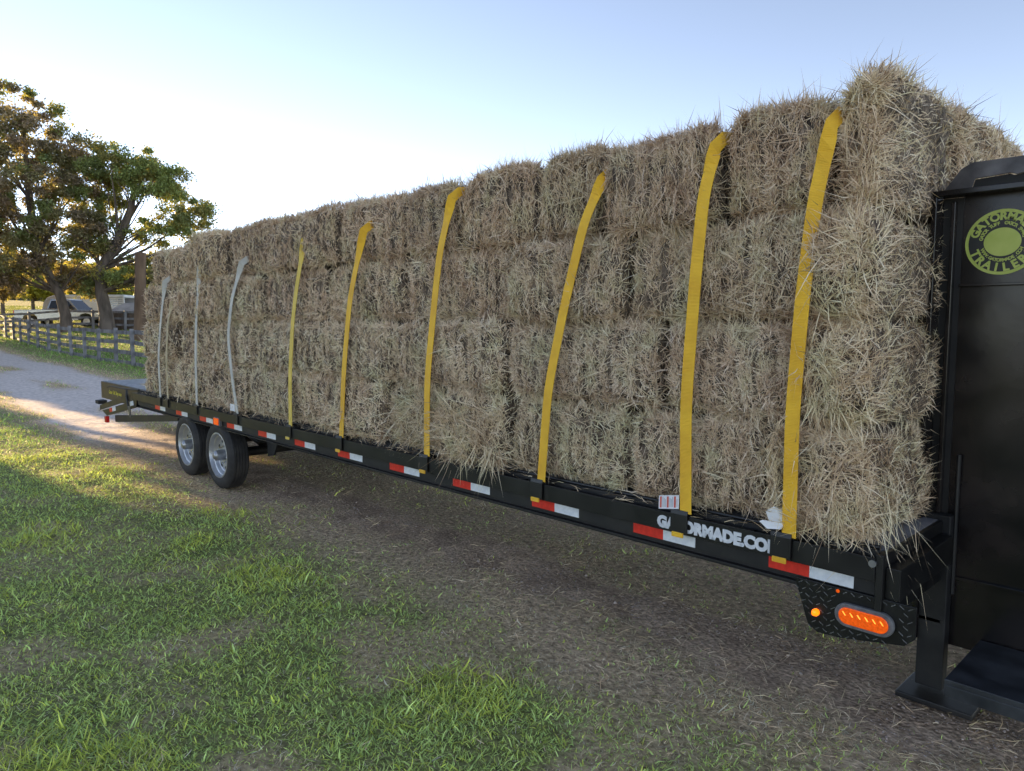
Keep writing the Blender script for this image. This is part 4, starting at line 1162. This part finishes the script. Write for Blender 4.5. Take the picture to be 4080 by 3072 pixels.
# ------------------------------------------------------------------ pickup truck
def pickup():
    tx, ty = -57.6, 9.2
    ang = math.atan2(4.4, 4.2)
    e = empty('pickup_truck', (tx, ty, T(tx, ty) - 0.10), ang)
    tag(e, 'silver crew cab pickup truck parked behind the fence, facing right', 'pickup truck')
    W = 0.98
    body = [(-2.95, 0.62), (-2.95, 1.18), (-0.75, 1.22), (1.25, 1.18), (2.55, 1.10), (2.88, 1.0), (2.95, 0.62), (2.55, 0.50), (2.42, 0.50), (2.36, 0.72), (2.18, 0.88), (1.92, 0.93), (1.66, 0.88), (1.48, 0.72), (1.42, 0.48), (-1.35, 0.48),
            (-1.41, 0.72), (-1.59, 0.88), (-1.85, 0.93), (-2.11, 0.88), (-2.29, 0.72), (-2.35, 0.55)]
    MB().prism(body, -W, W).build('body', M['truck_silver'], e, bevel=0.04)
    vs = []
    for y, s_ in ((-1, 1), (1, 1)):
        vs += [(-0.78, y * 0.93, 1.215), (1.38, y * 0.93, 1.175), (0.72, y * 0.76, 1.90), (-0.55, y * 0.76, 1.92)]
    MB().add(vs, [(0, 1, 2, 3), (7, 6, 5, 4), (0, 3, 7, 4), (1, 5, 6, 2), (3, 2, 6, 7), (0, 4, 5, 1)]).build('cab', M['truck_silver'], e, bevel=0.05)
    def q(z, f):   # point on the side glass plane
        yy = 0.93 - (0.93 - 0.76) * (z - 1.2) / 0.7
        return yy
    for sgn in (-1, 1):
        for xs_ in ([(-0.60, 1.26), (0.28, 1.26), (0.22, 1.80), (-0.45, 1.80)], [(0.36, 1.26), (1.18, 1.24), (0.70, 1.78), (0.31, 1.80)]):
            vs = [(x, sgn * (q(z, 0) + 0.012), z) for x, z in xs_]
            MB().add(vs, [(0, 1, 2, 3)]).build('side_window', M['glass_dark'], e)
        MB().box(1.06, 1.2, sgn * 0.98, sgn * 1.14, 1.2, 1.36).build('mirror', M['black_matte'], e, bevel=0.03)
        MB().box(-2.965, -2.90, sgn * 0.80, sgn * 0.985, 0.88, 1.16).build('tail_lamp', M['lamp_red'], e)
        MB().box(2.70, 2.955, sgn * 0.62, sgn * 0.987, 0.86, 1.0).build('headlamp', M['chrome'], e)
        for x in (-1.85, 1.92):
            wz = empty('wheel', (x, sgn * 0.78, 0.40), parent=e)
            MB().lathe([(0.24, -0.11), (0.38, -0.10), (0.40, -0.06), (0.40, 0.06), (0.38, 0.10), (0.24, 0.11)], (0, 0, 0), 28, True).build('tyre', M['rubber'], wz, smooth=True)
            MB().lathe([(0.0, sgn * 0.07), (0.10, sgn * 0.09), (0.22, sgn * 0.085), (0.25, sgn * 0.11)], (0, 0, 0), 20).build('rim', M['silver'], wz, smooth=True)
        for x in (0.30, -0.66):
            MB().box(x - 0.10, x + 0.02, sgn * 0.982, sgn * 1.0, 1.06, 1.09).build('door_handle', M['chrome'], e)
    MB().add([(1.36, -0.86, 1.20), (1.36, 0.86, 1.20), (0.76, 0.72, 1.86), (0.76, -0.72, 1.86)], [(0, 1, 2, 3)]).build('windscreen', M['glass_dark'], e)
    MB().box(-3.08, -2.96, -0.9, 0.9, 0.55, 0.72).build('bumper', M['chrome'], e, bevel=0.03)
    MB().box(2.96, 3.08, -0.9, 0.9, 0.52, 0.72).build('bumper', M['chrome'], e, bevel=0.03)
    return e
pickup()

def stock_trailer():
    tx, ty = -62.2, 12.0
    e = empty('stock_trailer', (tx, ty, T(tx, ty)), math.atan2(4.4, 4.2))
    tag(e, 'white livestock trailer with slatted sides parked behind the pickup', 'trailer')
    MB().box(-1.6, 2.9, -0.95, 0.95, 0.5, 1.15).build('lower_side', M['white_metal'], e, bevel=0.03)
    MB().box(-1.6, 2.9, -0.97, 0.97, 1.9, 2.12).build('roof', M['white_metal'], e, bevel=0.05)
    MB().box(-1.55, 1.5, -0.93, 0.93, 1.15, 1.9).build('upper_side', M['white_metal'], e)
    for k in range(5):
        MB().box(1.5, 2.88, -0.94, -0.90, 1.2 + 0.145 * k, 1.28 + 0.145 * k).build('slat', M['white_metal'], e)
    MB().box(2.80, 2.9, -0.95, -0.85, 1.15, 1.9).build('corner_post', M['white_metal'], e)
    MB().box(1.5, 2.8, 0.85, 0.9, 1.15, 1.9).build('far_side', M['grey_canvas'], e)
    pts = [(-1.62, 0.5), (-1.62, 2.1), (-2.4, 2.08), (-2.9, 1.9), (-3.2, 1.5), (-3.3, 0.9), (-3.3, 0.5)]
    MB().prism(pts, -0.93, 0.93).build('nose', M['grey_canvas'], e, bevel=0.06)
    for x in (0.2, 1.1):
        MB().lathe([(0.0, -0.1), (0.3, -0.1), (0.36, -0.05), (0.36, 0.1), (0.0, 0.1)], (x, -0.9, 0.36), 20).build('wheel', M['rubber'], e, smooth=True)
    return e
stock_trailer()

def shed():
    tx, ty = -51.6, 12.0
    e = empty('shed', (tx, ty, T(tx, ty) - 0.1), math.atan2(4.4, 4.2))
    tag(e, 'small weathered wooden shed with a sloping tin roof', 'shed')
    for k in range(14):
        MB().box(-1.2 + k * 0.2, -1.01 + k * 0.2, -0.95, -0.92, 0, 1.25 + 0.0 * k).build('wall_plank', M['shed_wood'], e)
    MB().box(-1.2, 1.6, -0.91, 1.0, 0, 1.25).build('inner_wall', M['shed_wood'], e)
    MB().add([(-1.45, -1.15, 1.22), (1.8, -1.15, 1.22), (1.3, 0.2, 1.85), (-0.95, 0.2, 1.85), (-1.45, 1.2, 1.22), (1.8, 1.2, 1.22)], [(0, 1, 2, 3), (3, 2, 5, 4), (0, 3, 4), (1, 5, 2)]).build('roof', M['tin'], e)
    return e
shed()
